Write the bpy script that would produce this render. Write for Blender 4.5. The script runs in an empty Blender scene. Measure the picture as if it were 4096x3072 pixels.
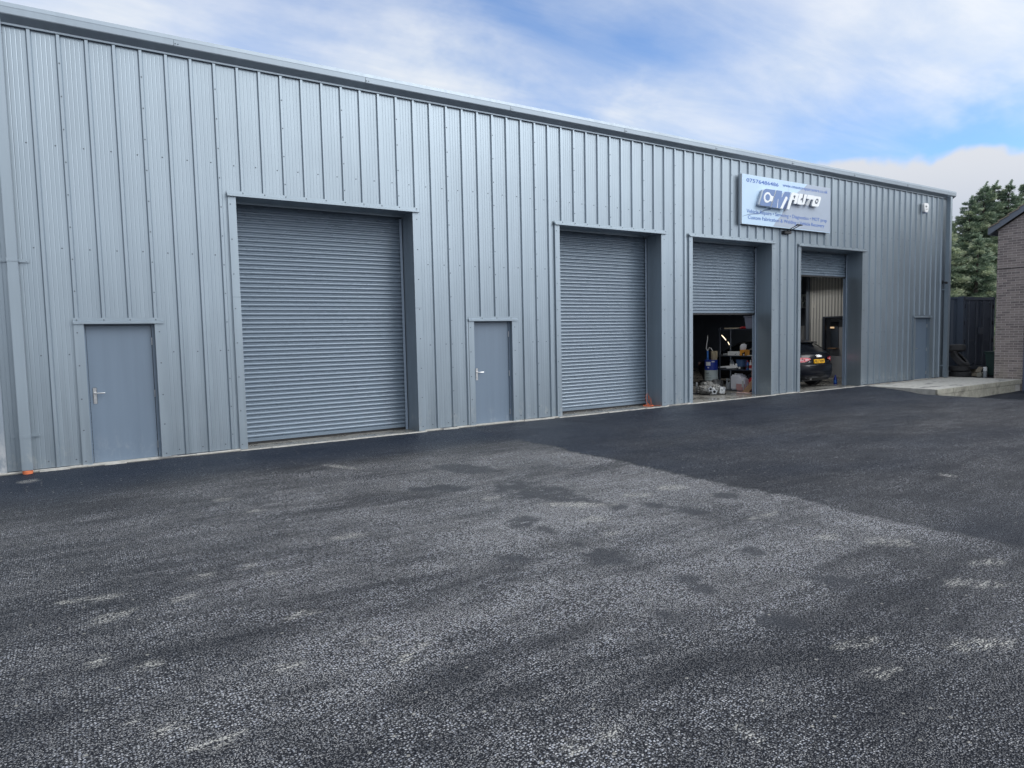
import bpy, bmesh, math, random
import numpy as np
from mathutils import Vector, Matrix
random.seed(7); RNG = np.random.default_rng(7)
scene = bpy.context.scene
COL = scene.collection

# ------------------------------------------------------------------ camera
cam_data = bpy.data.cameras.new('camera'); cam = bpy.data.objects.new('camera', cam_data); COL.objects.link(cam)
cam_data.sensor_width = 36.0; cam_data.lens = 23.653; cam_data.clip_start = 0.05; cam_data.clip_end = 2000
R_ = Vector((0.8408823, -0.5408016, -0.0212280)); U_ = Vector((0.0567419, 0.0490847, 0.9971816)); F_ = Vector((0.5382354, 0.8397168, -0.0719606))
M = Matrix((( R_.x, U_.x, -F_.x, 0.3387), (R_.y, U_.y, -F_.y, -11.4272), (R_.z, U_.z, -F_.z, 1.76), (0, 0, 0, 1)))
cam.matrix_world = M
scene.camera = cam

# ------------------------------------------------------------------ exposure, sun, sky
scene.view_settings.view_transform = 'Standard'; scene.view_settings.look = 'None'
scene.view_settings.gamma = 1.0; scene.view_settings.use_curve_mapping = False
scene.view_settings.exposure = 0.0
SUN_AZ = math.radians(142); SUN_EL = math.radians(36)
sun_dir = Vector((math.sin(SUN_AZ) * math.cos(SUN_EL), math.cos(SUN_AZ) * math.cos(SUN_EL), math.sin(SUN_EL)))
sd = bpy.data.lights.new('sun', 'SUN'); sd.energy = 1.1; sd.angle = math.radians(28); sd.color = (1.0, 0.985, 0.96)
so = bpy.data.objects.new('sun', sd); COL.objects.link(so); so.location = (10, -30, 30)
so.rotation_euler = (-sun_dir).to_track_quat('-Z', 'Y').to_euler()

world = bpy.data.worlds.new('World'); scene.world = world; world.use_nodes = True
nt = world.node_tree; nt.nodes.clear()

class NB:
    """tiny node-building helper"""
    def __init__(s, tree): s.t = tree
    def n(s, kind, **kw):
        nd = s.t.nodes.new(kind)
        for k, v in kw.items(): setattr(nd, k, v)
        return nd
    def put(s, sock, v):
        if hasattr(v, 'is_output') or isinstance(v, bpy.types.NodeSocket): s.t.links.new(v, sock)
        else:
            if isinstance(v, (tuple, list)) and sock.type == 'RGBA' and len(v) == 3: v = (*v, 1)
            sock.default_value = v
    def math(s, op, a, b=0.0, c=0.0, clamp=False):
        nd = s.n('ShaderNodeMath', operation=op, use_clamp=clamp)
        for i, v in enumerate((a, b, c)): s.put(nd.inputs[i], v)
        return nd.outputs[0]
    def vmath(s, op, a, b=(0, 0, 0), out=0):
        nd = s.n('ShaderNodeVectorMath', operation=op)
        s.put(nd.inputs[0], a)
        if op == 'SCALE': s.put(nd.inputs['Scale'], b)
        else: s.put(nd.inputs[1], b)
        return nd.outputs[out]
    def mix(s, f, a, b, mode='MIX'):
        nd = s.n('ShaderNodeMix', data_type='RGBA', blend_type=mode)
        s.put(nd.inputs['Factor'], f); s.put(nd.inputs[6], a); s.put(nd.inputs[7], b)
        return nd.outputs[2]
    def maprange(s, v, a, b, c=0.0, d=1.0, smooth=True):
        nd = s.n('ShaderNodeMapRange', interpolation_type='SMOOTHSTEP' if smooth else 'LINEAR')
        for i, x in enumerate((v, a, b, c, d)): s.put(nd.inputs[i], x)
        return nd.outputs[0]
    def noise(s, vec, scale, detail=3.0, rough=0.55, dist=0.0, out='Fac'):
        nd = s.n('ShaderNodeTexNoise'); s.put(nd.inputs['Vector'], vec)
        nd.inputs['Scale'].default_value = scale; nd.inputs['Detail'].default_value = detail
        nd.inputs['Roughness'].default_value = rough; nd.inputs['Distortion'].default_value = dist
        return nd.outputs[out]
    def mapping(s, vec, scale=(1, 1, 1), rot=(0, 0, 0), loc=(0, 0, 0)):
        nd = s.n('ShaderNodeMapping'); s.put(nd.inputs['Vector'], vec)
        nd.inputs['Scale'].default_value = scale; nd.inputs['Rotation'].default_value = rot; nd.inputs['Location'].default_value = loc
        return nd.outputs[0]
    def sep(s, vec):
        nd = s.n('ShaderNodeSeparateXYZ'); s.put(nd.inputs[0], vec); return nd.outputs
    def comb(s, x, y, z):
        nd = s.n('ShaderNodeCombineXYZ')
        for i, v in enumerate((x, y, z)): s.put(nd.inputs[i], v)
        return nd.outputs[0]

def sky_dir(az, el):
    a, e = math.radians(az), math.radians(el)
    return (math.sin(a) * math.cos(e), math.cos(a) * math.cos(e), math.sin(e))

def build_world():
    b = NB(nt)
    out = b.n('ShaderNodeOutputWorld'); bg = b.n('ShaderNodeBackground'); bg.inputs['Strength'].default_value = 0.1
    nt.links.new(bg.outputs[0], out.inputs[0])
    sky = b.n('ShaderNodeTexSky', sky_type='NISHITA'); sky.sun_disc = False
    sky.sun_elevation = SUN_EL; sky.sun_rotation = SUN_AZ; sky.air_density = 1.0; sky.dust_density = 0.15; sky.ozone_density = 2.2
    d = b.vmath('NORMALIZE', b.n('ShaderNodeTexCoord').outputs['Generated'])
    x, y, z = b.sep(d)[:3]
    zz = b.math('ADD', b.math('MAXIMUM', z, 0.0), 0.10)
    p = b.comb(b.math('DIVIDE', x, zz), b.math('DIVIDE', y, zz), 0.0)
    # high thin cloud in long soft streaks
    pr = b.mapping(p, scale=(0.42, 1.0, 1.0), rot=(0, 0, math.radians(-28)), loc=(1.7, 0.4, 0))
    n1 = b.noise(pr, 0.85, 7.0, 0.56, 0.35)
    n2 = b.noise(b.mapping(p, scale=(0.5, 1.4, 1), rot=(0, 0, math.radians(-20)), loc=(5, 2, 0)), 2.6, 6.0, 0.6, 0.4)
    m = b.math('ADD', b.math('MULTIPLY', n1, 0.44), b.math('ADD', b.math('MULTIPLY', n2, 0.22), 0.20))
    # where the sky is clear and where the cloud sits (directions in the sky)
    wob = b.vmath('ADD', d, b.vmath('SCALE', b.vmath('SUBTRACT', b.noise(b.mapping(d, scale=(1, 1, 1.6)), 5.0, 5.0, 0.6, 0.0, 'Color'), (0.5, 0.5, 0.5)), 0.16))
    wob = b.vmath('NORMALIZE', wob)
    blobs = BLOBS
    for az, el, sg, w in blobs:
        dt = b.vmath('DOT_PRODUCT', wob, sky_dir(az, el), out=1)
        g = b.math('EXPONENT', b.math('MULTIPLY', b.math('SUBTRACT', dt, 1.0), 2.0 / math.radians(sg) ** 2))
        m = b.math('ADD', m, b.math('MULTIPLY', g, w))
    cl = b.maprange(m, 0.465, 0.92)
    skyc = b.mix(1.0, sky.outputs[0], SKY_TINT, 'MULTIPLY')
    cloudc = b.mix(b.maprange(n2, 0.35, 0.65), (7.9, 8.5, 9.2), (8.9, 9.2, 9.6))
    c = b.mix(cl, skyc, cloudc)
    # low grey bank of cloud near the horizon
    edge = b.math('ADD', b.math('MULTIPLY', b.math('SUBTRACT', b.noise(d, 9.0, 4.0, 0.55), 0.5), 0.085), b.math('MULTIPLY', y, 0.10))
    bank = b.maprange(b.math('SUBTRACT', z, edge), 0.166, 0.150)
    bank = b.math('MULTIPLY', bank, b.maprange(z, -0.05, 0.02))
    bankc = b.mix(b.maprange(z, 0.10, 0.21), (5.3, 5.9, 7.0), (7.1, 7.4, 8.0))
    c = b.mix(bank, c, bankc)
    # the overcast round the hidden sun is much brighter than the strip of sky in view
    dt = b.vmath('DOT_PRODUCT', wob, tuple(sun_dir), out=1)
    g = b.math('EXPONENT', b.math('MULTIPLY', b.math('SUBTRACT', dt, 1.0), 2.0 / math.radians(32) ** 2))
    c = b.mix(1.0, c, b.mix(g, (1, 1, 1), SUN_CLOUD), 'MULTIPLY')
    nt.links.new(c, bg.inputs['Color'])
BLOBS = [(38.7, 23.6, 4.5, 0.037), (29.3, 25.3, 4.5, -0.109), (46.1, 23.9, 4.5, 0.009), (34.9, 21.8, 4.5, -0.084), (5.0, 21.8, 4.5, 0.177), (18.1, 21.8, 4.5, 0.169), (23.5, 20.2, 4.5, 0.153), (29.1, 18.7, 4.5, 0.260), (42.4, 15.8, 4.5, 0.245), (47.9, 17.4, 4.5, -0.007), (51.4, 20.2, 4.5, -0.046), (61.1, 13.5, 4.5, -0.063), (54.8, 14.4, 4.5, -0.134), (51.4, 13.7, 4.5, 0.149), (66.5, 20.3, 4.5, 0.089), (61.0, 21.3, 4.5, 0.059), (61.0, 18.1, 4.5, -0.015), (65.3, 15.2, 4.5, 0.028), (67.9, 16.7, 4.5, 0.092), (18.2, 24.8, 4.5, -0.120), (13.0, 23.7, 4.5, 0.010), (-0.5, 22.3, 4.5, 0.079), (68.1, 11.5, 4.5, -0.350), (56.4, 17.3, 4.5, 0.139), (42.4, 19.5, 4.5, -0.175),
         (140, 35, 60, .5), (250, 40, 50, .3), (180, 80, 40, .15)]
SKY_TINT = (1.44, 1.72, 2.08)
SUN_CLOUD = (3.9, 3.85, 3.75)
build_world()

# ------------------------------------------------------------------ materials
def rgb(*c): return (*c, 1.0)
def mat(name, base, rough=0.5, metal=0.0, spec=0.5, var=0.0, vscale=(1, 1, 1), nscale=3.0, rvar=0.0, bump=0.0, bscale=60.0, coat=0.0, emit=None, trans=0.0, alpha=1.0):
    m = bpy.data.materials.new(name); m.use_nodes = True
    t = m.node_tree; b = NB(t); p = t.nodes['Principled BSDF']
    p.inputs['Base Color'].default_value = rgb(*base); p.inputs['Roughness'].default_value = rough
    p.inputs['Metallic'].default_value = metal; p.inputs['Specular IOR Level'].default_value = spec
    p.inputs['Coat Weight'].default_value = coat; p.inputs['Transmission Weight'].default_value = trans; p.inputs['Alpha'].default_value = alpha
    if coat: p.inputs['Coat Roughness'].default_value = 0.04
    if emit: p.inputs['Emission Color'].default_value = rgb(*emit[0]); p.inputs['Emission Strength'].default_value = emit[1]
    if var or rvar or bump:
        tc = b.n('ShaderNodeTexCoord').outputs['Object']
        v = b.mapping(tc, scale=vscale)
        n = b.noise(v, nscale, 5.0, 0.6)
        if var:
            lo = tuple(c * (1 - var) for c in base); hi = tuple(min(1, c * (1 + var)) for c in base)
            t.links.new(b.mix(n, lo, hi), p.inputs['Base Color'])
        if rvar: t.links.new(b.maprange(n, 0.3, 0.7, rough - rvar, rough + rvar), p.inputs['Roughness'])
        if bump:
            bn = b.n('ShaderNodeBump'); bn.inputs['Strength'].default_value = bump; bn.inputs['Distance'].default_value = 0.01
            t.links.new(b.noise(tc, bscale, 4.0, 0.6), bn.inputs['Height']); t.links.new(bn.outputs[0], p.inputs['Normal'])
    return m

def cladding_mat(name, base, rough, dirt=True, spec=0.5, metal=0.0):
    m = bpy.data.materials.new(name); m.use_nodes = True
    t = m.node_tree; b = NB(t); p = t.nodes['Principled BSDF']
    tc = b.n('ShaderNodeTexCoord').outputs['Object']
    n1 = b.noise(b.mapping(tc, scale=(9, 9, 0.35)), 1.0, 5.0, 0.6)
    n2 = b.noise(tc, 0.7, 3.0, 0.5)
    k = b.math('ADD', b.math('MULTIPLY', n1, 0.6), b.math('MULTIPLY', n2, 0.5))
    c = b.mix(b.maprange(k, 0.35, 0.75), tuple(x * 0.94 for x in base), tuple(x * 1.06 for x in base))
    wn = b.n('ShaderNodeTexWhiteNoise', noise_dimensions='1D'); b.put(wn.inputs['W'], b.math('FLOOR', b.math('ADD', b.sep(tc)[0], 0.4167)))
    c = b.mix(1.0, c, b.mix(wn.outputs['Value'], (0.955, 0.96, 0.97), (1.03, 1.03, 1.03)), 'MULTIPLY')
    if dirt:   # splash dirt and cement dust low on the sheets
        z = b.sep(tc)[2]
        low = b.maprange(z, 0.65, 0.0)
        blot = b.maprange(b.noise(b.mapping(tc, scale=(1.6, 1.6, 1.0)), 3.2, 8.0, 0.7), 0.52, 0.72)
        f = b.math('MULTIPLY', b.math('MULTIPLY', low, blot), 0.55 * float(dirt))
        c = b.mix(f, c, (0.52, 0.53, 0.52))
        wh = b.maprange(b.noise(b.mapping(tc, scale=(3.0, 3.0, 1.2)), 5.0, 8.0, 0.75), 0.66, 0.74)
        c = b.mix(b.math('MULTIPLY', wh, b.math('MULTIPLY', low, 0.6 * float(dirt))), c, (0.7, 0.7, 0.69))
    t.links.new(c, p.inputs['Base Color'])
    p.inputs['Roughness'].default_value = rough; p.inputs['Specular IOR Level'].default_value = spec; p.inputs['Metallic'].default_value = metal
    t.links.new(b.maprange(n1, 0.3, 0.7, rough - 0.05, rough + 0.06), p.inputs['Roughness'])
    bn = b.n('ShaderNodeBump'); bn.inputs['Strength'].default_value = 0.04; bn.inputs['Distance'].default_value = 0.02
    t.links.new(b.noise(b.mapping(tc, scale=(4, 4, 0.8)), 2.0, 2.0, 0.5), bn.inputs['Height']); t.links.new(bn.outputs[0], p.inputs['Normal'])
    return m

def asphalt_mat():
    m = bpy.data.materials.new('asphalt'); m.use_nodes = True
    t = m.node_tree; b = NB(t); p = t.nodes['Principled BSDF']
    tc = b.n('ShaderNodeTexCoord').outputs['Object']
    at = lambda nm: b.n('ShaderNodeAttribute', attribute_name=nm).outputs['Fac']
    dust, tar, scuff = at('dust'), at('tar'), at('scuff')  # dust also carries the building's painted dark reflection, as less dust
    vec = b.vmath('ADD', tc, b.vmath('SCALE', b.noise(tc, 40.0, 2.0, 0.5, 0, 'Color'), 0.006))
    def vor(scale, stretch=(1, 1, 1)):
        nd = b.n('ShaderNodeTexVoronoi', voronoi_dimensions='2D'); b.put(nd.inputs['Vector'], b.mapping(vec, scale=stretch)); nd.inputs['Scale'].default_value = scale
        return nd
    v1 = vor(76.0, (0.85, 1.15, 1)); v2 = vor(150.0, (0.9, 1.1, 1))
    cell = b.sep(v1.outputs['Color'])[0]; cell2 = b.sep(v2.outputs['Color'])[1]
    big = b.noise(b.mapping(tc, scale=(0.45, 1.0, 1), rot=(0, 0, math.radians(9))), 1.1, 6.0, 0.62)
    mid = b.noise(b.mapping(tc, scale=(0.26, 1.4, 1), rot=(0, 0, math.radians(-13))), 4.2, 7.0, 0.68)
    coarse = b.maprange(b.noise(tc, 2.3, 4.0, 0.6), 0.40, 0.60)     # patches where the coarse stone stands proud, others closed with fines
    dome = b.maprange(v1.outputs['Distance'], 0.18, 0.52, 1.0, 0.0)
    dome2 = b.maprange(v2.outputs['Distance'], 0.12, 0.58, 1.0, 0.0)
    dusty_shade = b.math('MULTIPLY', dust, b.maprange(b.math('ADD', b.math('MULTIPLY', big, 0.6), b.math('MULTIPLY', mid, 0.5)), 0.39, 0.70, 0.30, 1.34))
    lane = b.maprange(dust, 0.0, 0.35)
    st1 = b.math('MULTIPLY', dome, b.maprange(cell, 0.35, 0.9, 0.0, 1.3, False))
    st2 = b.math('MULTIPLY', dome2, b.maprange(cell2, 0.45, 0.95, 0.0, 1.1, False))
    lum = b.math('MAXIMUM', b.math('MULTIPLY', st1, b.math('ADD', 0.35, b.math('MULTIPLY', coarse, 0.65))), b.math('MULTIPLY', st2, b.math('SUBTRACT', 1.0, b.math('MULTIPLY', coarse, 0.45))))
    f = b.math('MULTIPLY', lum, b.math('ADD', b.math('SUBTRACT', 0.11, b.math('MULTIPLY', lane, 0.06)), b.math('MULTIPLY', dusty_shade, 1.5)), clamp=True)
    c = b.mix(f, b.mix(lane, (0.010, 0.017, 0.034), (0.004, 0.0055, 0.011)), b.mix(lane, (0.38, 0.45, 0.58), b.mix(cell2, (0.50, 0.53, 0.62), (0.66, 0.65, 0.64))))
    # fine pale dust lying between the stones, less in the painted reflection
    c = b.mix(b.math('MULTIPLY', dusty_shade, 0.07, clamp=True), c, (0.33, 0.32, 0.32))
    smooth = b.math('MULTIPLY', tar, b.maprange(b.noise(b.mapping(tc, scale=(0.6, 1.2, 1)), 7.0, 5.0, 0.6), 0.28, 0.44))
    c = b.mix(b.math('MULTIPLY', smooth, 0.82), c, (0.028, 0.030, 0.036))
    sc = b.math('MULTIPLY', scuff, b.maprange(b.noise(b.mapping(tc, scale=(0.35, 1.6, 1), rot=(0, 0, math.radians(-14))), 26.0, 6.0, 0.7), 0.45, 0.55))
    sc = b.math('MULTIPLY', sc, b.maprange(dome, -0.1, 0.5))
    c = b.mix(b.math('MULTIPLY', sc, 0.78), c, (0.80, 0.78, 0.72))
    # stray pale chippings
    ch = vor(7.0); chip = b.math('MULTIPLY', b.maprange(ch.outputs['Distance'], 0.075, 0.05), b.math('GREATER_THAN', b.sep(ch.outputs['Color'])[0], 0.86))
    c = b.mix(b.math('MULTIPLY', chip, 0.55), c, (0.55, 0.53, 0.48))
    t.links.new(c, p.inputs['Base Color'])
    t.links.new(b.mix(b.math('MULTIPLY', dusty_shade, 0.8, clamp=True), (0.50, 0.50, 0.50), (0.62, 0.62, 0.62)), p.inputs['Roughness'])
    t.links.new(b.math('ADD', 0.03, b.math('MULTIPLY', b.math('MAXIMUM', dome, b.math('MULTIPLY', dome2, 0.8)), b.math('ADD', 0.09, b.math('MULTIPLY', lane, 0.31)))), p.inputs['Specular IOR Level'])
    h = b.math('ADD', b.math('MULTIPLY', dome, b.math('ADD', 0.4, b.math('MULTIPLY', cell, 0.6))), b.math('MULTIPLY', dome2, 0.35))
    h = b.math('MULTIPLY', h, b.math('SUBTRACT', 1.0, b.math('MULTIPLY', smooth, 0.7)))
    bn = b.n('ShaderNodeBump'); bn.inputs['Strength'].default_value = 1.0; bn.inputs['Distance'].default_value = 0.010
    t.links.new(h, bn.inputs['Height'])
    bn2 = b.n('ShaderNodeBump'); bn2.inputs['Strength'].default_value = 0.25; bn2.inputs['Distance'].default_value = 0.05
    t.links.new(b.noise(tc, 1.3, 3.0, 0.5), bn2.inputs['Height']); t.links.new(bn.outputs[0], bn2.inputs['Normal'])
    t.links.new(bn2.outputs[0], p.inputs['Normal'])
    return m

def concrete_mat(name, base, stain, wet=False):
    m = bpy.data.materials.new(name); m.use_nodes = True
    t = m.node_tree; b = NB(t); p = t.nodes['Principled BSDF']
    tc = b.n('ShaderNodeTexCoord').outputs['Object']
    n1 = b.noise(tc, 1.4, 7.0, 0.65); n2 = b.noise(tc, 9.0, 6.0, 0.7)
    c = b.mix(b.maprange(n2, 0.3, 0.7), tuple(x * 0.8 for x in base), tuple(min(1, x * 1.15) for x in base))
    st = b.maprange(b.noise(b.mapping(tc, scale=(0.6, 1.6, 1)), 1.7, 6.0, 0.6), 0.56, 0.66)
    c = b.mix(b.math('MULTIPLY', st, 0.8), c, stain)
    t.links.new(c, p.inputs['Base Color'])
    if wet: t.links.new(b.maprange(n1, 0.42, 0.58, 0.12, 0.6), p.inputs['Roughness'])
    else: p.inputs['Roughness'].default_value = 0.8
    bn = b.n('ShaderNodeBump'); bn.inputs['Strength'].default_value = 0.3; bn.inputs['Distance'].default_value = 0.01
    t.links.new(n2, bn.inputs['Height']); t.links.new(bn.outputs[0], p.inputs['Normal'])
    return m

def brick_mat():
    m = bpy.data.materials.new('red_brown_brick'); m.use_nodes = True
    t = m.node_tree; b = NB(t); p = t.nodes['Principled BSDF']
    tc = b.n('ShaderNodeTexCoord').outputs['Object']
    x, y, z = b.sep(tc)[:3]
    geo = b.n('ShaderNodeNewGeometry').outputs['Normal']
    nx = b.math('GREATER_THAN', b.math('ABSOLUTE', b.sep(geo)[0]), 0.5)
    along = b.math('ADD', b.math('MULTIPLY', nx, y), b.math('MULTIPLY', b.math('SUBTRACT', 1.0, nx), x))
    v = b.comb(along, z, 0.0)
    br = b.n('ShaderNodeTexBrick'); b.put(br.inputs['Vector'], v)
    br.inputs['Scale'].default_value = 1.0; br.inputs['Brick Width'].default_value = 0.2425; br.inputs['Row Height'].default_value = 0.0787
    br.inputs['Mortar Size'].default_value = 0.0058; br.inputs['Mortar Smooth'].default_value = 0.15; br.inputs['Bias'].default_value = -0.1
    br.inputs['Color1'].default_value = rgb(0.165, 0.135, 0.136); br.inputs['Color2'].default_value = rgb(0.35, 0.29, 0.275); br.inputs['Mortar'].default_value = rgb(0.58, 0.53, 0.50)
    n = b.noise(v, 14.0, 5.0, 0.65)
    c = b.mix(b.maprange(n, 0.35, 0.7, 0, 0.55), br.outputs['Color'], (0.33, 0.29, 0.28))
    st = b.math('MULTIPLY', b.maprange(z, 1.1, 0.0), b.maprange(b.noise(v, 2.5, 5.0, 0.6), 0.4, 0.65))
    c = b.mix(b.math('MULTIPLY', st, 0.45), c, (0.30, 0.27, 0.21))
    t.links.new(c, p.inputs['Base Color']); p.inputs['Roughness'].default_value = 0.85
    bn = b.n('ShaderNodeBump'); bn.inputs['Strength'].default_value = 0.6; bn.inputs['Distance'].default_value = 0.008
    t.links.new(b.math('SUBTRACT', 1.0, br.outputs['Fac']), bn.inputs['Height']); t.links.new(bn.outputs[0], p.inputs['Normal'])
    return m

def foliage_mat():
    m = bpy.data.materials.new('conifer_foliage'); m.use_nodes = True
    t = m.node_tree; b = NB(t); p = t.nodes['Principled BSDF']
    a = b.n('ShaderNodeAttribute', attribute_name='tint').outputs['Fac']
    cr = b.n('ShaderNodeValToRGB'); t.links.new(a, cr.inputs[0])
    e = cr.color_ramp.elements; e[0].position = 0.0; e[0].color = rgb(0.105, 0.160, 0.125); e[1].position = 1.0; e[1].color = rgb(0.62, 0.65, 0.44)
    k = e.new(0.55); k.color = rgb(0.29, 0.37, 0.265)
    t.links.new(cr.outputs[0], p.inputs['Base Color']); p.inputs['Roughness'].default_value = 0.65
    p.inputs['Specular IOR Level'].default_value = 0.25
    return m

MAT = dict(
    clad=cladding_mat('grey_cladding', (0.298, 0.352, 0.400), 0.33, metal=0.62),
    trim=cladding_mat('grey_flashing', (0.292, 0.346, 0.394), 0.33, metal=0.55),
    gutter=cladding_mat('grey_gutter', (0.30, 0.352, 0.405), 0.42, dirt=False, metal=0.45),
    shutter=mat('shutter_slats', (0.172, 0.218, 0.272), 0.28, spec=0.6, metal=0.2, var=0.10, vscale=(0.5, 1, 3), nscale=2.0, rvar=0.05, bump=0.03, bscale=2.5),
    door=cladding_mat('door_paint', (0.140, 0.186, 0.245), 0.42, dirt=0.35),
    screw=mat('screw_head', (0.10, 0.12, 0.145), 0.45),
    steel=mat('brushed_steel', (0.62, 0.62, 0.62), 0.28, metal=1.0),
    galv=mat('galvanised', (0.40, 0.42, 0.44), 0.45, metal=0.7, var=0.15),
    rubber=mat('black_rubber', (0.016, 0.016, 0.018), 0.75),
    tyre=mat('tyre_rubber', (0.030, 0.030, 0.033), 0.8, var=0.3, nscale=6),
    asphalt=asphalt_mat(),
    concrete=concrete_mat('concrete', (0.46, 0.45, 0.42), (0.12, 0.12, 0.125)),
    kerb=concrete_mat('kerb_concrete', (0.33, 0.32, 0.27), (0.16, 0.155, 0.13)),
    floor=concrete_mat('workshop_floor', (0.20, 0.195, 0.18), (0.05, 0.05, 0.055), wet=True),
    inner=mat('inner_wall', (0.12, 0.14, 0.18), 0.7, var=0.2),
    roofin=mat('roof_sheet', (0.20, 0.23, 0.26), 0.5),
    liner=mat('white_liner_sheet', (0.62, 0.63, 0.62), 0.45, var=0.06),
    darksteel=mat('dark_steel', (0.035, 0.045, 0.065), 0.5, var=0.2),
    board=mat('grey_board', (0.34, 0.36, 0.40), 0.6, var=0.1),
    signface=mat('sign_face', (0.50, 0.66, 0.83), 0.35, var=0.03),
    signgrey=mat('sign_print_grey', (0.37, 0.43, 0.53), 0.35, var=0.06, nscale=7),
    signedge=mat('sign_edge', (0.55, 0.60, 0.66), 0.4),
    signline=mat('sign_print_line', (0.17, 0.25, 0.40), 0.4),
    blueletter=mat('blue_lettering', (0.045, 0.14, 0.50), 0.4),
    logoblue=mat('logo_blue', (0.125, 0.21, 0.43), 0.35, var=0.06),
    logowhite=mat('logo_white', (0.80, 0.83, 0.86), 0.35),
    logodark=mat('logo_dark', (0.075, 0.095, 0.135), 0.4),
    logonavy=mat('logo_navy', (0.03, 0.06, 0.18), 0.4),
    white=mat('white_plastic', (0.78, 0.79, 0.80), 0.4),
    brick=brick_mat(), tile=mat('roof_tile', (0.30, 0.25, 0.19), 0.85, var=0.35, nscale=5),
    barge=mat('barge_paint', (0.16, 0.18, 0.22), 0.5, var=0.08),
    container=mat('container_paint', (0.072, 0.090, 0.125), 0.55, var=0.25, nscale=1.5, vscale=(1, 1, 0.4), rvar=0.1),
    bark=mat('bark', (0.10, 0.085, 0.07), 0.9, var=0.3), leaf=foliage_mat(), deadwood=mat('bare_stem', (0.36, 0.31, 0.22), 0.9),
    binplastic=mat('bin_plastic', (0.010, 0.035, 0.032), 0.5),
    orange=mat('orange_cable', (0.75, 0.16, 0.05), 0.5), terracotta=mat('orange_drain', (0.62, 0.17, 0.07), 0.7, var=0.15),
    carblack=mat('car_paint_black', (0.005, 0.006, 0.010), 0.28, spec=0.15, coat=0.22), cargrey=mat('car_paint_grey', (0.22, 0.24, 0.27), 0.3, coat=0.6),
    carglass=mat('car_glass', (0.008, 0.010, 0.014), 0.05, spec=0.7), cartrim=mat('car_trim', (0.015, 0.016, 0.018), 0.5),
    lampred=mat('lamp_red', (0.52, 0.045, 0.065), 0.15, coat=1.0), lamppink=mat('lamp_clear', (0.62, 0.36, 0.38), 0.15, coat=1.0),
    plate=mat('plate_yellow', (0.85, 0.45, 0.02), 0.4), plateblack=mat('plate_black', (0.01, 0.01, 0.01), 0.5), chrome=mat('chrome', (0.85, 0.85, 0.86), 0.12, metal=1.0),
    alloy=mat('cast_aluminium', (0.30, 0.30, 0.295), 0.5, metal=0.6, var=0.6, nscale=14, bump=0.6, bscale=50),
    bluedrum=mat('drum_blue', (0.010, 0.035, 0.30), 0.35), whitedrum=mat('drum_white', (0.48, 0.55, 0.56), 0.45, var=0.06),
    labelw=mat('paper_label', (0.72, 0.74, 0.76), 0.6), inkdark=mat('label_ink', (0.05, 0.07, 0.10), 0.6),
    jugclear=mat('cloudy_plastic', (0.72, 0.74, 0.82), 0.35, var=0.08), jugpink=mat('pink_fluid_plastic', (0.52, 0.30, 0.31), 0.35), jugamber=mat('amber_plastic', (0.42, 0.36, 0.25), 0.4),
    redplastic=mat('red_plastic', (0.50, 0.03, 0.04), 0.4), greyplastic=mat('grey_plastic', (0.30, 0.33, 0.36), 0.5), bluepl=mat('blue_plastic', (0.03, 0.14, 0.45), 0.35),
    bluetint=mat('blue_tinted_tub', (0.06, 0.12, 0.26), 0.25), bintub=mat('clear_storage_tub', (0.24, 0.27, 0.38), 0.3), yellowbox=mat('yellow_orange_box', (0.75, 0.34, 0.05), 0.5),
    card=mat('cardboard', (0.32, 0.20, 0.12), 0.8, var=0.1), beige=mat('beige_stick', (0.42, 0.38, 0.30), 0.7), timber=mat('weathered_timber', (0.30, 0.26, 0.20), 0.85, var=0.3, nscale=6),
    glow=mat('tube_and_glint_glow', (1, 0.9, 0.7), 0.4, emit=((1.0, 0.82, 0.55), 3.0)), brass=mat('lit_lamp', (1, 0.8, 0.55), 0.4, emit=((1.0, 0.66, 0.38), 0.5)),
    gravel=mat('pale_gravel', (0.36, 0.34, 0.31), 0.9, var=0.5, nscale=40), green=mat('green_pole', (0.02, 0.09, 0.06), 0.5), black=mat('black_plastic', (0.012, 0.013, 0.016), 0.45),
)

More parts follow.
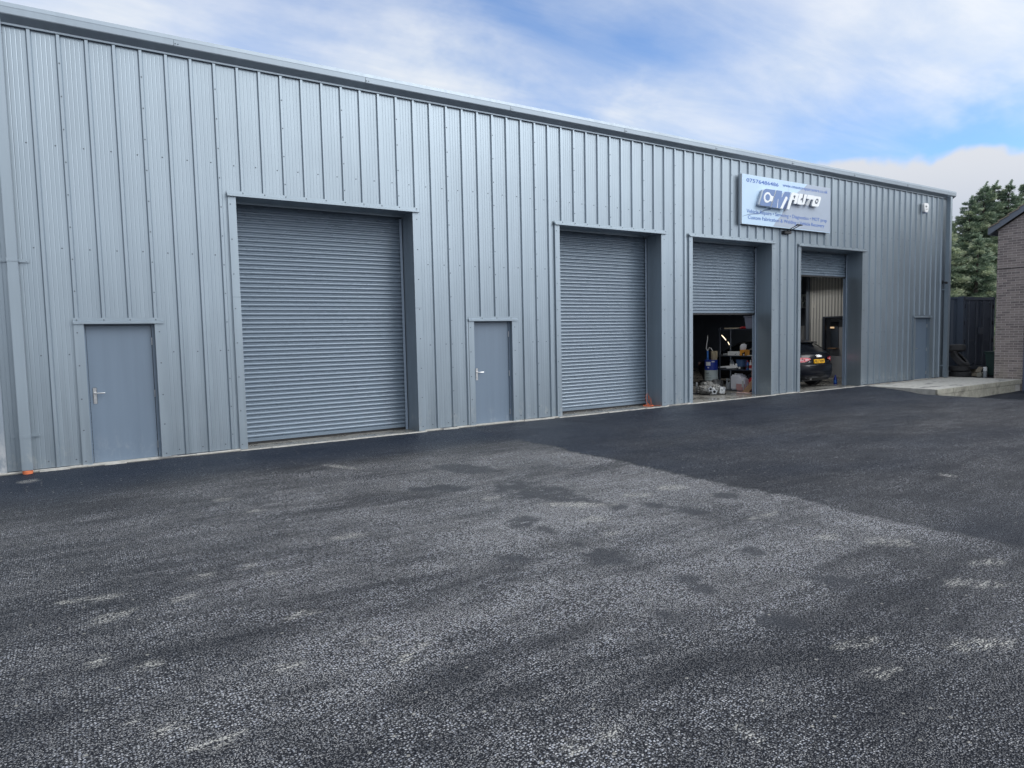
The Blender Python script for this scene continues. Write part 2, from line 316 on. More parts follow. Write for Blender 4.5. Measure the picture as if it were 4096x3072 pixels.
# ------------------------------------------------------------------ mesh helpers
ORG = {}
class MB:
    def __init__(s): s.v = []; s.f = []; s.m = []; s.cur = 0
    def _add(s, vs, fs):
        o = len(s.v); s.v += [tuple(map(float, p)) for p in vs]
        for f in fs: s.f.append(tuple(i + o for i in f)); s.m.append(s.cur)
        return s
    def box(s, x0, y0, z0, x1, y1, z1):
        return s._add([(x0, y0, z0), (x1, y0, z0), (x1, y1, z0), (x0, y1, z0), (x0, y0, z1), (x1, y0, z1), (x1, y1, z1), (x0, y1, z1)],
                      [(3, 2, 1, 0), (4, 5, 6, 7), (0, 1, 5, 4), (1, 2, 6, 5), (2, 3, 7, 6), (3, 0, 4, 7)])
    def quad(s, *p): return s._add(p, [tuple(range(len(p)))])
    def ngonprism(s, pts, y0, y1):
        """pts in (x, z); solid between y0 (front) and y1"""
        a = sum(pts[i][0] * pts[(i + 1) % len(pts)][1] - pts[(i + 1) % len(pts)][0] * pts[i][1] for i in range(len(pts)))
        if a < 0: pts = pts[::-1]
        n = len(pts)
        vs = [(x, y0, z) for x, z in pts] + [(x, y1, z) for x, z in pts]
        fs = [tuple(range(n)), tuple(range(2 * n - 1, n - 1, -1))] + [(i, n + i, n + (i + 1) % n, (i + 1) % n) for i in range(n)]
        return s._add(vs, fs)
    def tube(s, path, r, n=8, caps=True):
        P = [Vector(p) for p in path]; rs = r if isinstance(r, (list, tuple)) else [r] * len(P)
        rings = []; prev = None
        for i, p in enumerate(P):
            d = (P[min(i + 1, len(P) - 1)] - P[max(i - 1, 0)]).normalized()
            if prev is None: up = Vector((0, 0, 1)) if abs(d.z) < 0.9 else Vector((1, 0, 0)); a = d.cross(up).normalized()
            else: a = (prev - d * prev.dot(d)).normalized()
            prev = a; c = d.cross(a)
            rings.append([p + (a * math.cos(2 * math.pi * k / n) + c * math.sin(2 * math.pi * k / n)) * rs[i] for k in range(n)])
        vs = [q for g in rings for q in g]; fs = []
        for i in range(len(P) - 1):
            for k in range(n): fs.append((i * n + k, i * n + (k + 1) % n, (i + 1) * n + (k + 1) % n, (i + 1) * n + k))
        if caps: fs += [tuple(range(n - 1, -1, -1)), tuple((len(P) - 1) * n + k for k in range(n))]
        return s._add(vs, fs)
    def lathe(s, prof, c=(0, 0, 0), n=20, axis=(0, 0, 1), closed=False):
        """prof: (radius, height) pairs about an axis through c"""
        ax = Vector(axis).normalized(); u = ax.orthogonal().normalized(); w = ax.cross(u); c = Vector(c)
        vs = []; fs = []
        for r, h in prof:
            for k in range(n):
                a = 2 * math.pi * k / n; vs.append(c + ax * h + (u * math.cos(a) + w * math.sin(a)) * r)
        m = len(prof)
        for i in range(m - (0 if closed else 1)):
            j = (i + 1) % m
            for k in range(n): fs.append((i * n + k, i * n + (k + 1) % n, j * n + (k + 1) % n, j * n + k))
        if not closed: fs += [tuple(range(n - 1, -1, -1)), tuple((m - 1) * n + k for k in range(n))]
        return s._add(vs, fs)
    def build(s, name, m, parent=None, loc=None, smooth=False, bevel=0.0, fix=True, kind=None):
        me = bpy.data.meshes.new(name)
        o = bpy.data.objects.new(name, me); COL.objects.link(o)
        if parent is not None: base = ORG[parent.name]; o.parent = parent; ORG[o.name] = base
        else:
            base = Vector(loc) if loc is not None else Vector((0, 0, 0)); o.location = base; ORG[o.name] = base
        me.from_pydata([tuple(Vector(p) - base) for p in s.v], [], s.f)
        for mm in (m if isinstance(m, (list, tuple)) else [m]): me.materials.append(MAT[mm] if isinstance(mm, str) else mm)
        if any(s.m): me.polygons.foreach_set('material_index', s.m)
        if fix or bevel:
            bm = bmesh.new(); bm.from_mesh(me)
            if fix: bmesh.ops.recalc_face_normals(bm, faces=bm.faces)
            if bevel: bmesh.ops.bevel(bm, geom=bm.edges, offset=bevel, segments=2, affect='EDGES', clamp_overlap=True)
            bm.to_mesh(me); bm.free()
        if smooth:
            me.polygons.foreach_set('use_smooth', [True] * len(me.polygons))
            try: me.set_sharp_from_angle(angle=math.radians(38))
            except Exception: pass
        me.update()
        if kind: o['kind'] = kind
        return o

def thing(name, label, cat, loc=(0, 0, 0), group=None):
    o = bpy.data.objects.new(name, None); COL.objects.link(o); o.location = loc; ORG[o.name] = Vector(loc)
    o.empty_display_size = 0.2
    o['label'] = label; o['category'] = cat
    if group: o['group'] = group
    return o
def tag(o, label, cat, group=None):
    o['label'] = label; o['category'] = cat
    if group: o['group'] = group
    return o
def lab(o, label): o['label'] = label; return o
def copy_tree(o, parent=None):
    c = o.copy(); COL.objects.link(c)
    if parent is not None: c.parent = parent
    for ch in list(o.children): copy_tree(ch, c)
    return c
def text_mesh(mb, txt, x0, x1, z0, z1, y, depth=0.004, bold=0.0, face=None, shear=0.0):
    """lettering fitted to the rectangle x0..x1, z0..z1 (cap height), facing -y; face(x, d, z) may remap points"""
    cu = bpy.data.curves.new('text', 'FONT'); cu.body = txt; cu.extrude = 0.001; cu.offset = bold; cu.resolution_u = 3; cu.shear = shear
    o = bpy.data.objects.new('text', cu); COL.objects.link(o)
    dg = bpy.context.evaluated_depsgraph_get(); me = bpy.data.meshes.new_from_object(o.evaluated_get(dg))
    xs = [v.co.x for v in me.vertices]; xa, xb = min(xs), max(xs)
    cap = 0.70
    vs = [(x0 + (v.co.x - xa) / (xb - xa) * (x1 - x0), -depth if v.co.z > 0 else 0.0, z0 + v.co.y / cap * (z1 - z0)) for v in me.vertices]
    vs = [face(*p) for p in vs] if face else [(a, y + d, c) for a, d, c in vs]
    mb._add(vs, [tuple(p.vertices) for p in me.polygons])
    bpy.data.objects.remove(o); bpy.data.curves.remove(cu); bpy.data.meshes.remove(me)
    return mb
TR = {
'sign': [(14.592,5.691),(18.394,5.712),(18.4,4.472),(14.592,4.444)],
'grey': [(17.303,5.703),(18.386,5.706),(18.394,4.475),(15.845,4.475),(15.968,4.611),(16.156,4.757),(16.31,4.947),(16.599,5.164),(16.891,5.459),(17.165,5.591)],
'crack': [(14.619,4.64),(14.882,4.71),(15.261,4.754),(15.465,4.849),(15.742,4.915)],
'C': [(15.771,5.379),(15.744,5.317),(15.568,4.935),(15.213,4.932),(15.159,4.943),(15.138,4.971),(15.149,5.006),(15.284,5.316),(15.324,5.354),(15.392,5.376)],
'Cspan': [(15.447,5.296),(15.516,5.289),(15.558,5.256),(15.586,5.225),(15.627,5.211),(15.693,5.204),(15.629,5.069),(15.573,5.077),(15.532,5.069),(15.484,5.039),(15.423,5.021),(15.361,5.029),(15.313,5.067),(15.292,5.125),(15.298,5.185),(15.332,5.24),(15.379,5.276)],
'M': [(15.82,5.381),(16.053,5.379),(16.02,5.195),(16.167,5.376),(16.422,5.381),(16.321,5.178),(16.209,4.922),(15.833,4.922),(15.596,4.928)],
'Mspan': [(15.966,4.924),(16.057,5.059),(16.169,5.217),(16.19,5.246),(16.226,5.255),(16.262,5.239),(16.27,5.204),(16.242,5.158),(16.122,5.007),(16.073,4.924)],
'Mnavy': [(16.101,4.931),(16.249,5.141),(16.321,5.178),(16.218,4.924)],
'Mslit': [(15.873,5.16),(15.888,5.16),(15.851,4.923),(15.826,4.923)],
'A': [(16.514,5.385),(16.565,5.396),(16.764,5.386),(16.799,5.367),(16.787,5.335),(16.687,5.107),(16.584,5.105),(16.619,5.2),(16.516,5.199),(16.382,4.931),(16.273,4.934),(16.442,5.303),(16.47,5.354)],
'Aspan': [(16.573,5.314),(16.61,5.325),(16.647,5.318),(16.647,5.291),(16.623,5.271),(16.608,5.239),(16.567,5.237),(16.577,5.267),(16.559,5.287)],
'U': [(16.831,5.393),(17.162,5.392),(17.045,5.134),(17.008,5.111),(16.791,5.101),(16.731,5.12),(16.723,5.146)],
'Uspan': [(16.988,5.393),(17.033,5.394),(16.983,5.245),(16.98,5.209),(16.954,5.166),(16.924,5.166),(16.946,5.206),(16.908,5.239),(16.886,5.21),(16.863,5.226),(16.893,5.269),(16.952,5.287)],
'T': [(17.192,5.395),(17.491,5.398),(17.439,5.282),(17.141,5.287)],
'O': [(17.522,5.389),(17.765,5.393),(17.793,5.368),(17.789,5.336),(17.699,5.135),(17.645,5.11),(17.412,5.106),(17.38,5.126),(17.387,5.163),(17.476,5.362)],
'Onut': [(17.586,5.322),(17.664,5.324),(17.673,5.261),(17.604,5.182),(17.534,5.185),(17.505,5.237)],
'Ohole': [(17.594,5.283),(17.626,5.273),(17.629,5.248),(17.603,5.223),(17.572,5.225),(17.558,5.246),(17.567,5.27)],
'Cgear': [(15.535,5.168),(15.548,5.146),(15.524,5.129),(15.522,5.103),(15.493,5.099),(15.476,5.076),(15.449,5.085),(15.423,5.071),(15.406,5.091),(15.377,5.09),(15.375,5.116),(15.35,5.128),(15.363,5.153),(15.35,5.175),(15.374,5.191),(15.376,5.217),(15.405,5.222),(15.421,5.245),(15.448,5.236),(15.474,5.25),(15.491,5.23),(15.521,5.231),(15.523,5.205),(15.548,5.193)],
'bar0': [(17.237,5.279),(17.341,5.278),(17.333,5.263),(17.229,5.264)],
'bar1': [(17.216,5.249),(17.32,5.248),(17.312,5.233),(17.209,5.234)],
'bar2': [(17.195,5.219),(17.299,5.218),(17.292,5.203),(17.188,5.204)],
'bar3': [(17.174,5.189),(17.278,5.188),(17.271,5.173),(17.167,5.174)],
'bar4': [(17.154,5.159),(17.257,5.158),(17.25,5.143),(17.146,5.144)],
'bar5': [(17.133,5.13),(17.236,5.128),(17.229,5.113),(17.125,5.114)],
'crackC': [(15.152,4.968),(15.314,5.012),(15.587,5.07),(15.59,5.062),(15.32,5.004),(15.158,4.962)],
'crackM': [(15.605,4.945),(15.838,5.079),(15.841,5.072),(15.616,4.937)],
'crackM2': [(15.853,5.015),(15.937,5.057),(16.064,5.079),(16.061,5.072),(15.944,5.049),(15.856,5.006)]
}
# ------------------------------------------------------------------ ground
def smooth(a, b, x):
    t = np.clip((x - a) / (b - a), 0, 1); return t * t * (3 - 2 * t)
def dip(x, y):
    return -0.36 * smooth(18.2, 23.5, x) * smooth(-0.1, -2.2, y) * (1 - smooth(30, 45, x)) - 0.10 * smooth(19.0, 20.4, x) * smooth(-1.2, -2.4, y) * (1 - smooth(21.0, 24.0, x))

def vnoise(x, y, seed):
    """cheap value noise for stain outlines"""
    r = np.random.default_rng(seed).random((64, 64))
    xi = np.floor(x).astype(int); yi = np.floor(y).astype(int); fx = x - xi; fy = y - yi
    fx = fx * fx * (3 - 2 * fx); fy = fy * fy * (3 - 2 * fy)
    g = lambda a, b: r[(xi + a) % 64, (yi + b) % 64]
    return (g(0, 0) * (1 - fx) + g(1, 0) * fx) * (1 - fy) + (g(0, 1) * (1 - fx) + g(1, 1) * fx) * fy

def ground():
    xs = np.concatenate([[-150, -80, -40, -20, -10, -6, -4, -3], np.arange(-2, 14.01, 0.05), np.arange(14.25, 28.1, 0.25), [30, 34, 40, 60, 100, 200]])
    ys = np.concatenate([[-150, -80, -40, -25, -18, -15, -13.5], np.arange(-12.5, 0.001, 0.05), [0.5, 2, 6, 14, 30, 60, 120]])
    X, Y = np.meshgrid(xs, ys, indexing='ij'); Z = dip(X, Y)
    nx, ny = X.shape
    me = bpy.data.meshes.new('asphalt_yard')
    me.vertices.add(nx * ny); me.vertices.foreach_set('co', np.stack([X, Y, Z], -1).reshape(-1).astype(np.float32))
    i, j = np.meshgrid(np.arange(nx - 1), np.arange(ny - 1), indexing='ij'); a = (i * ny + j).reshape(-1)
    quads = np.stack([a, a + ny, a + ny + 1, a + 1], -1)
    nq = len(quads); me.loops.add(nq * 4); me.polygons.add(nq)
    me.loops.foreach_set('vertex_index', quads.reshape(-1).astype(np.int32))
    me.polygons.foreach_set('loop_start', (np.arange(nq) * 4).astype(np.int32)); me.polygons.foreach_set('loop_total', np.full(nq, 4, np.int32))
    me.update(); me.validate()
    # the two lays of tarmac: the older pale, dusty strip ends in a straight joint at x = 6.5
    joint = 6.52 + 0.05 * (vnoise(Y * 1.7, Y * 0 + 3, 5) - 0.5) * 2 + 0.06 * (vnoise(Y * 7, X * 3, 6) - 0.5) * 2
    left = smooth(-0.05, 0.05, joint - X)
    d = 0.62 * smooth(-1.7, -3.6, Y) * left  # building's dark reflection near the wall painted in as less dust
    d *= 0.55 + 0.45 * smooth(-0.3, 2.6, X)
    d += left * 0.50 * np.exp(-((X - 4.2) / 1.5) ** 2 - ((Y + 6.4) / 1.6) ** 2)
    d += left * 0.42 * np.exp(-((X - 6.3) / 0.40) ** 2) * smooth(-2.8, -4.2, Y)
    d -= left * 0.28 * np.exp(-((X - 4.6) / 1.6) ** 2) * smooth(-8.4, -10.0, Y)
    d += left * (0.07 + 0.15 * smooth(-0.8, -2.2, Y))
    d -= left * 0.20 * np.exp(-((X - 3.0) / 0.7) ** 2 - ((Y + 9.9) / 0.6) ** 2)
    d += (1 - left) * (0.14 + 0.16 * vnoise(X * 0.6 + 9, Y * 1.1, 8) * smooth(-1.5, -5, Y) + 0.10 * smooth(-3, -8, Y))
    d *= 1 - 0.32 * smooth(-7.6, -9.6, Y) - 0.15 * smooth(2.0, 0.0, X)
    d *= 0.80 + 0.40 * vnoise(X * 0.9, Y * 1.6, 2)
    d = np.clip(d, 0, 1.3)
    def ell(cx, cy, rx, ry, rot=0.0):
        c, s = math.cos(rot), math.sin(rot); u = (X - cx) * c + (Y - cy) * s; v = -(X - cx) * s + (Y - cy) * c
        q = (u / rx) ** 2 + (v / ry) ** 2 + 1.3 * (vnoise(X * 6 + cx, Y * 9, 11) - 0.5) + 0.7 * (vnoise(X * 15, Y * 19 + cy, 12) - 0.5)
        return smooth(1.35, 0.35, q)
    tar = np.zeros_like(X)
    for e in [(4.60, -5.33, 0.57, 0.23, -1.41), (4.79, -6.08, 0.13, 0.08, -1.17), (4.86, -6.33, 0.08, 0.10, -1.26), (5.22, -6.49, 0.11, 0.09, -1.10), (5.30, -6.86, 0.20, 0.08, -1.48), (6.08, -6.65, 0.12, 0.09, -1.13), (3.77, -6.20, 0.12, 0.14, -0.82), (3.79, -6.57, 0.13, 0.06, -1.28), (3.75, -7.43, 0.25, 0.13, -0.83), (3.76, -7.05, 0.11, 0.05, -1.22), (4.78, -8.01, 0.10, 0.08, -0.91), (3.88, -8.12, 0.10, 0.09, -1.21), (3.84, -8.31, 0.10, 0.06, -1.44), (4.68, -8.79, 0.17, 0.09, -0.93), (3.82, -8.96, 0.12, 0.08, -0.96), (9.59, -6.32, 0.19, 0.15, -0.89), (4.61, -3.67, 0.47, 0.17, -1.19), (3.79, -4.45, 0.30, 0.12, -0.56), (3.14, -7.03, 0.14, 0.06, -1.03), (3.32, -8.47, 0.07, 0.04, -1.11)]:
        tar = np.maximum(tar, ell(e[0], e[1], e[2] * 1.25, e[3] * 1.5, e[4]))
    sc = np.zeros_like(X)
    for e in [(3.94, -9.39, 0.20, 0.03, -0.30), (3.69, -9.63, 0.11, 0.03, -0.05), (2.03, -9.23, 0.07, 0.03, -0.10), (2.20, -9.25, 0.05, 0.03, -0.26), (4.19, -7.00, 0.14, 0.05, -0.11), (5.91, -6.05, 0.16, 0.08, -0.20), (5.35, -6.08, 0.16, 0.06, 2.81), (5.71, -7.40, 0.20, 0.04, -0.03), (5.57, -8.13, 0.12, 0.05, -0.23), (8.89, -7.55, 0.09, 0.08, -0.39), (5.42, -9.36, 0.23, 0.06, -0.54), (5.90, -9.19, 0.18, 0.04, -0.34), (5.89, -8.55, 0.17, 0.10, 2.50), (4.45, -9.77, 0.18, 0.03, 2.68), (2.70, -9.60, 0.03, 0.03, -0.19), (4.59, -6.01, 0.32, 0.08, -0.73), (4.35, -6.54, 0.13, 0.08, -0.15),
              (0.38, -6.45, 0.15, 0.05, 0.25), (0.29, -5.99, 0.22, 0.04, -0.24), (1.00, -5.96, 0.10, 0.04, -0.15), (1.35, -5.95, 0.07, 0.03, 0.11), (0.86, -6.37, 0.07, 0.04, -0.18), (1.46, -6.23, 0.06, 0.03, 0.36), (2.31, -5.67, 0.16, 0.05, -0.06), (0.34, -7.10, 0.06, 0.03, 0.18), (0.55, -7.33, 0.08, 0.04, 0.10), (1.47, -7.15, 0.12, 0.03, -0.14), (1.68, -7.74, 0.06, 0.03, 0.19), (1.81, -8.04, 0.17, 0.03, 0.53), (0.58, -8.08, 0.08, 0.03, -0.24), (0.76, -8.31, 0.11, 0.03, -0.22), (0.46, -7.90, 0.04, 0.03, -0.24), (3.29, -2.40, 0.31, 0.06, -1.18), (-0.32, -0.73, 0.10, 0.09, -0.17), (1.60, -3.43, 0.11, 0.06, -0.14), (1.79, -4.17, 0.06, 0.04, -0.23), (4.01, -5.23, 0.09, 0.05, -0.02), (1.19, -7.80, 0.08, 0.03, -0.28)]:
        sc = np.maximum(sc, ell(e[0], e[1], e[2] * 1.1, max(.05, e[3] * 1.35), e[4]))
    for nm, arr in (('dust', d), ('tar', tar), ('scuff', sc)):  # dust: real dust, less the building's painted dark reflection near the wall
        at = me.attributes.new(nm, 'FLOAT', 'POINT'); at.data.foreach_set('value', arr.reshape(-1).astype(np.float32))
    me.materials.append(MAT['asphalt'])
    o = bpy.data.objects.new('asphalt_yard', me); COL.objects.link(o); o['kind'] = 'structure'
    me.polygons.foreach_set('use_smooth', [True] * nq)
ground()

# ------------------------------------------------------------------ the workshop building
EAVE = 6.05; XL, XR, DEPTH = -4.0, 25.50, 14.0; PITCH = 1.0 / 3.0
ROLL = [dict(o=(2.436, 5.711), i=(2.554, 5.586), zc=0.040), dict(o=(8.80, 12.01), i=(8.920, 11.868), zc=0.040),
        dict(o=(12.795, 16.06), i=(12.915, 15.930), zc=2.215), dict(o=(17.08, 20.38), i=(17.205, 20.222), zc=3.315)]
HEAD = 4.04
PED = [dict(o=(0.291, 1.434), i=(0.413, 1.313)), dict(o=(6.692, 7.818), i=(6.812, 7.692)), dict(o=(23.25, 24.47), i=(23.375, 24.295))]
PHEAD = 2.055
OPEN = [(r['i'][0] - .04, r['i'][1] + .04, HEAD + .03) for r in ROLL] + [(p['i'][0] - .04, p['i'][1] + .04, PHEAD + .02) for p in PED]

bld = thing('workshop_building', 'long grey ribbed metal workshop with four roller doors facing the tarmac yard', 'building', (10.75, 0, 0))

def cladding():
    # trapezoidal sheet: crowns at every third of a metre, shallow stiffeners in the pans
    prof = []
    k0 = int(math.floor(XL / PITCH)); k1 = int(math.ceil(25.42 / PITCH))
    for k in range(k0, k1 + 1):
        x = k * PITCH
        prof += [(x - .034, .034), (x - .019, 0.0), (x + .019, 0.0), (x + .034, .034)]
        for s in (.085, .139, .193, .248):
            prof += [(x + s - .006, .034), (x + s - .0015, .0356), (x + s + .0015, .0356), (x + s + .006, .034)]
    prof = [p for p in prof if XL <= p[0] <= 25.44]
    xs = set(p[0] for p in prof)
    px = [p[0] for p in prof]; py = [p[1] for p in prof]
    cuts = sorted(set([a for o in OPEN for a in o[:2]]))
    allx = sorted(xs | set(c for c in cuts))
    ally = np.interp(allx, px, py)
    mb = MB()
    for a, b, ya, yb in zip(allx[:-1], allx[1:], ally[:-1], ally[1:]):
        mid = (a + b) / 2; z0 = 0.035
        for o in OPEN:
            if o[0] <= mid <= o[1]: z0 = o[2]
        mb.quad((a, ya, z0), (b, yb, z0), (b, yb, EAVE), (a, ya, EAVE))
    mb.build('wall_cladding', 'clad', bld, fix=False)
cladding()

def shell():
    y0 = 0.05
    mb = MB()   # inner skin of the front wall round the openings, gable ends, rear wall
    xs = sorted([XL] + [a for o in OPEN for a in o[:2]] + [XR])
    for a, b in zip(xs[:-1], xs[1:]):
        z0 = 0.0
        for o in OPEN:
            if o[0] <= (a + b) / 2 <= o[1]: z0 = o[2]
        mb.box(a, y0, z0, b, y0 + .04, EAVE)
    mb.box(XL, DEPTH, 0, XR, DEPTH + .1, EAVE)
    for x in (XL, 7.2): mb.box(x, y0 + .04, 0, x + .08, DEPTH, EAVE + .1)
    mb.build('inner_lining', 'inner', bld)
    g = MB()   # the ribbed gable end
    n = 42
    pts = []
    for k in range(n):
        y = .06 + k * PITCH
        pts += [(y - .034, 0), (y - .019, .034), (y + .019, .034), (y + .034, 0)]
    pts = [(min(max(y, .06), DEPTH), x) for y, x in pts]
    for (a, da), (b, db) in zip(pts[:-1], pts[1:]):
        if b - a < 1e-5: continue
        za = EAVE + .12 + min(a, DEPTH - a) * .105; zb = EAVE + .12 + min(b, DEPTH - b) * .105
        g.quad((XR - .035 + da, a, .03), (XR - .035 + db, b, .03), (XR - .035 + db, b, zb), (XR - .035 + da, a, za))
    g.build('gable_cladding', 'clad', bld, fix=False)
    gi = MB(); gi.ngonprism([(0, 0)], 0, 0) if False else None
    mb = MB()
    mb._add([(XR - .12, .09, 0), (XR - .12, DEPTH, 0), (XR - .12, DEPTH, EAVE), (XR - .12, DEPTH / 2, EAVE + .8), (XR - .12, .09, EAVE)], [(0, 1, 2, 3, 4)])
    mb.build('gable_lining', 'inner', bld, fix=False)
    r = MB()
    ym = DEPTH / 2; zr = EAVE + .19 + ym * .105
    for a, b in ((-.06, ym), (DEPTH + .1, ym)):
        za = EAVE + .16
        r._add([(XL, a, za), (XR + .06, a, za), (XR + .06, b, zr), (XL, b, zr), (XL, a, za + .07), (XR + .06, a, za + .07), (XR + .06, b, zr + .07), (XL, b, zr + .07)],
               [(0, 1, 2, 3), (4, 5, 6, 7), (0, 1, 5, 4), (1, 2, 6, 5), (2, 3, 7, 6), (3, 0, 4, 7)])
    x = XL + .1
    while x < XR: r.box(x - .02, -.05, EAVE + .235, x + .02, .12, EAVE + .262); x += 1.0
    r.build('roof', 'roofin', bld)
shell()

def gutter():
    prof = [(.03, EAVE - .01), (-.012, EAVE - .012), (-.014, EAVE + .012), (-.118, EAVE + .082), (-.124, EAVE + .094), (-.128, EAVE + .172), (-.130, EAVE + .180), (-.1265, EAVE + .234), (-.10, EAVE + .238), (.03, EAVE + .238)]
    mb = MB(); n = len(prof)
    x0, x1 = XL, 25.60
    joints = [-1.16, 1.78, 4.74, 7.69, 10.66, 13.60, 16.60, 19.52, 22.45]
    xs = [x0] + joints + [x1]
    for i, (a, b) in enumerate(zip(xs[:-1], xs[1:])):   # trim lengths lapped at the joints
        o = .0012 * (i % 2)
        vs = [(a, y - o, z) for y, z in prof] + [(b + .06 * (i < len(xs) - 2), y - o - .0015, z) for y, z in prof]
        mb._add(vs, [(k, n + k, n + k + 1, k + 1) for k in range(n - 1)])
        if i == len(xs) - 2: mb._add([(b, y, z) for y, z in prof], [tuple(range(n))])
    o = mb.build('eaves_gutter', 'gutter', bld, fix=False)
    for j in joints:
        s = MB()
        for dx in (.012, .048):
            s.lathe([(.010, 0), (.008, .006)], (j + dx, -.128, EAVE + .12), 6, (0, -1, 0)); s.lathe([(.010, 0), (.008, .006)], (j + dx, -.11, EAVE + .205), 6, (0, -1, .7))
        s.box(j - .012, -.1315, EAVE + .09, j - .006, -.128, EAVE + .18)
        s.build('gutter_joint', 'screw', o)
    # square rainwater pipes
    def pipe(xa, xb, y0, y1, z0, joint, brk):
        p = MB(); p.box(xa, y0, joint + .01, xb, y1, EAVE + .03); p.box(xa - .003, y0 - .003, z0, xb + .003, y1 + .003, joint + .13)
        po = p.build('downpipe', 'trim', bld, bevel=.006)
        for z in brk:
            q = MB()
            q.box(xa - .005, y0 - .007, z - .022, xb + .005, y0 - .003, z + .022); q.box(xa - .10, .0, z - .022, xb + .12, .003, z + .022)
            q.box(xa - .006, y0 - .007, z - .022, xa - .003, .0, z + .022); q.box(xb + .003, y0 - .007, z - .022, xb + .006, .0, z + .022)
            for dx in (-.06, .09): q.lathe([(.008, 0), (.006, .006)], ((xa if dx < 0 else xb) + dx, 0, z), 6, (0, -1, 0))
            q.build('pipe_bracket', 'trim', po)
        return po
    p = pipe(-.412, -.288, -.135, -.03, .05, 2.62, (.52, 2.92))
    c = MB(); c.lathe([(.058, 0.0), (.062, .03), (.062, .050), (.052, .054), (.052, .03)], (-.35, -.085, -.005), 20); c.build('drain_collar', 'terracotta', p, smooth=True)
    pipe(25.13, 25.27, -.17, -.055, .02, 2.9, (.42, 3.0))
    t = MB(); t.box(25.37, -.035, .03, 25.52, .3, EAVE); t.build('corner_trim', 'trim', bld)
    t = MB(); t.box(-.92, -.012, .02, -.585, .03, EAVE); t.build('joint_trim', 'stained' , bld)
MAT['stained'] = cladding_mat('stained_flashing', (0.31, 0.36, 0.415), 0.36, metal=0.5)
def stained_fix():
    m = MAT['stained']; t = m.node_tree; b = NB(t); p = t.nodes['Principled BSDF']
    src = p.inputs['Base Color'].links[0].from_socket
    tc = b.n('ShaderNodeTexCoord').outputs['Object']; z = b.sep(tc)[2]
    f = b.math('MULTIPLY', b.maprange(z, .75, .1), b.maprange(b.noise(b.mapping(tc, scale=(2, 2, 1)), 4.0, 8.0, .7), .38, .6))
    t.links.new(b.mix(f, src, (.58, .59, .60)), p.inputs['Base Color'])
stained_fix()
gutter()

def screw_mesh(mb, x, y, z): mb.lathe([(.0105, 0), (.0105, .002), (.0065, .0035), (.0065, .008), (.002, .009)], (x, y, z), 7, (0, -1, 0))
SCREWS = []   # (x, y, z) of fixings on the wall sheets and flashings
def plan_screws():
    def free(x, z):
        for r in ROLL:
            if r['o'][0] - .02 < x < r['o'][1] + .02 and z < HEAD + .09: return False
        for p in PED:
            if p['o'][0] - .02 < x < p['o'][1] + .02 and z < PHEAD + .09: return False
        if 14.55 < x < 18.45 and 4.4 < z < 5.75: return False
        return not (-.95 < x < -.25) and x < 25.1
    for k in range(-4, 76):
        x = k * PITCH
        if (k - 1) % 3 == 0:
            z = .28
            while z < 5.95:
                if free(x, z): SCREWS.append((x, 0.0, z))
                z += .4475
        for z in (.12, 1.62, 3.115, 4.53):
            xx = x + .222 + random.uniform(-.004, .004)
            if free(xx, z): SCREWS.append((xx, .034, z + random.uniform(-.006, .006)))
    for r in ROLL:
        for s in (0, 1):
            x = (r['o'][0] + r['i'][0]) / 2 - .025 if s == 0 else (r['o'][1] + r['i'][1]) / 2 + .02
            z = .10
            while z < 3.95: SCREWS.append((x, -.006, z)); z += .545
        k = math.ceil(r['o'][0] / PITCH)
        while k * PITCH < r['o'][1]: SCREWS.append((k * PITCH, -.010, HEAD + .062)); k += 1
    for p in PED:
        for s in (0, 1):
            x = (p['o'][0] + p['i'][0]) / 2 - .02 if s == 0 else (p['o'][1] + p['i'][1]) / 2 + .0
            for z in (.08, .53, .98, 1.46, 1.93): SCREWS.append((x, -.006, z))
        k = math.ceil(p['o'][0] / PITCH)
        while k * PITCH < p['o'][1]: SCREWS.append((k * PITCH, -.010, PHEAD + .055)); k += 1
plan_screws()
def place_screws():
    c = Vector((0.34, -11.43, 1.76))
    vis = [s for s in SCREWS if s[0] > -.75]
    vis.sort(key=lambda s: (Vector(s) - c).length)
    far = vis[100:] + [s for s in SCREWS if s[0] <= -.75]
    mb = MB(); screw_mesh(mb, 0, 0, 0); ORG['screw_seed'] = Vector((0, 0, 0))
    first = mb.build('screw', 'screw', bld); base = ORG[bld.name]
    first.data.transform(Matrix.Translation(base)); first.location = Vector(vis[0]) - base
    for s in vis[1:100]:
        o = first.copy(); COL.objects.link(o); o.parent = bld; o.location = Vector(s) - base
    mb = MB()
    for s in far: screw_mesh(mb, *s)
    mb.build('screws', 'screw', bld, kind='stuff')
place_screws()

def header(mb, a, b, z, lip):
    prof = [(-.004, z + .085), (-.010, z + .085), (-.010, z + .045), (-lip, z + .030), (-lip, z - .002), (-.004, z - .002)]
    n = len(prof)
    vs = [(a, y, q) for y, q in prof] + [(b, y, q) for y, q in prof]
    mb._add(vs, [(k, (k + 1) % n, n + (k + 1) % n, n + k) for k in range(n)] + [tuple(range(n)), tuple(range(2 * n - 1, n - 1, -1))])

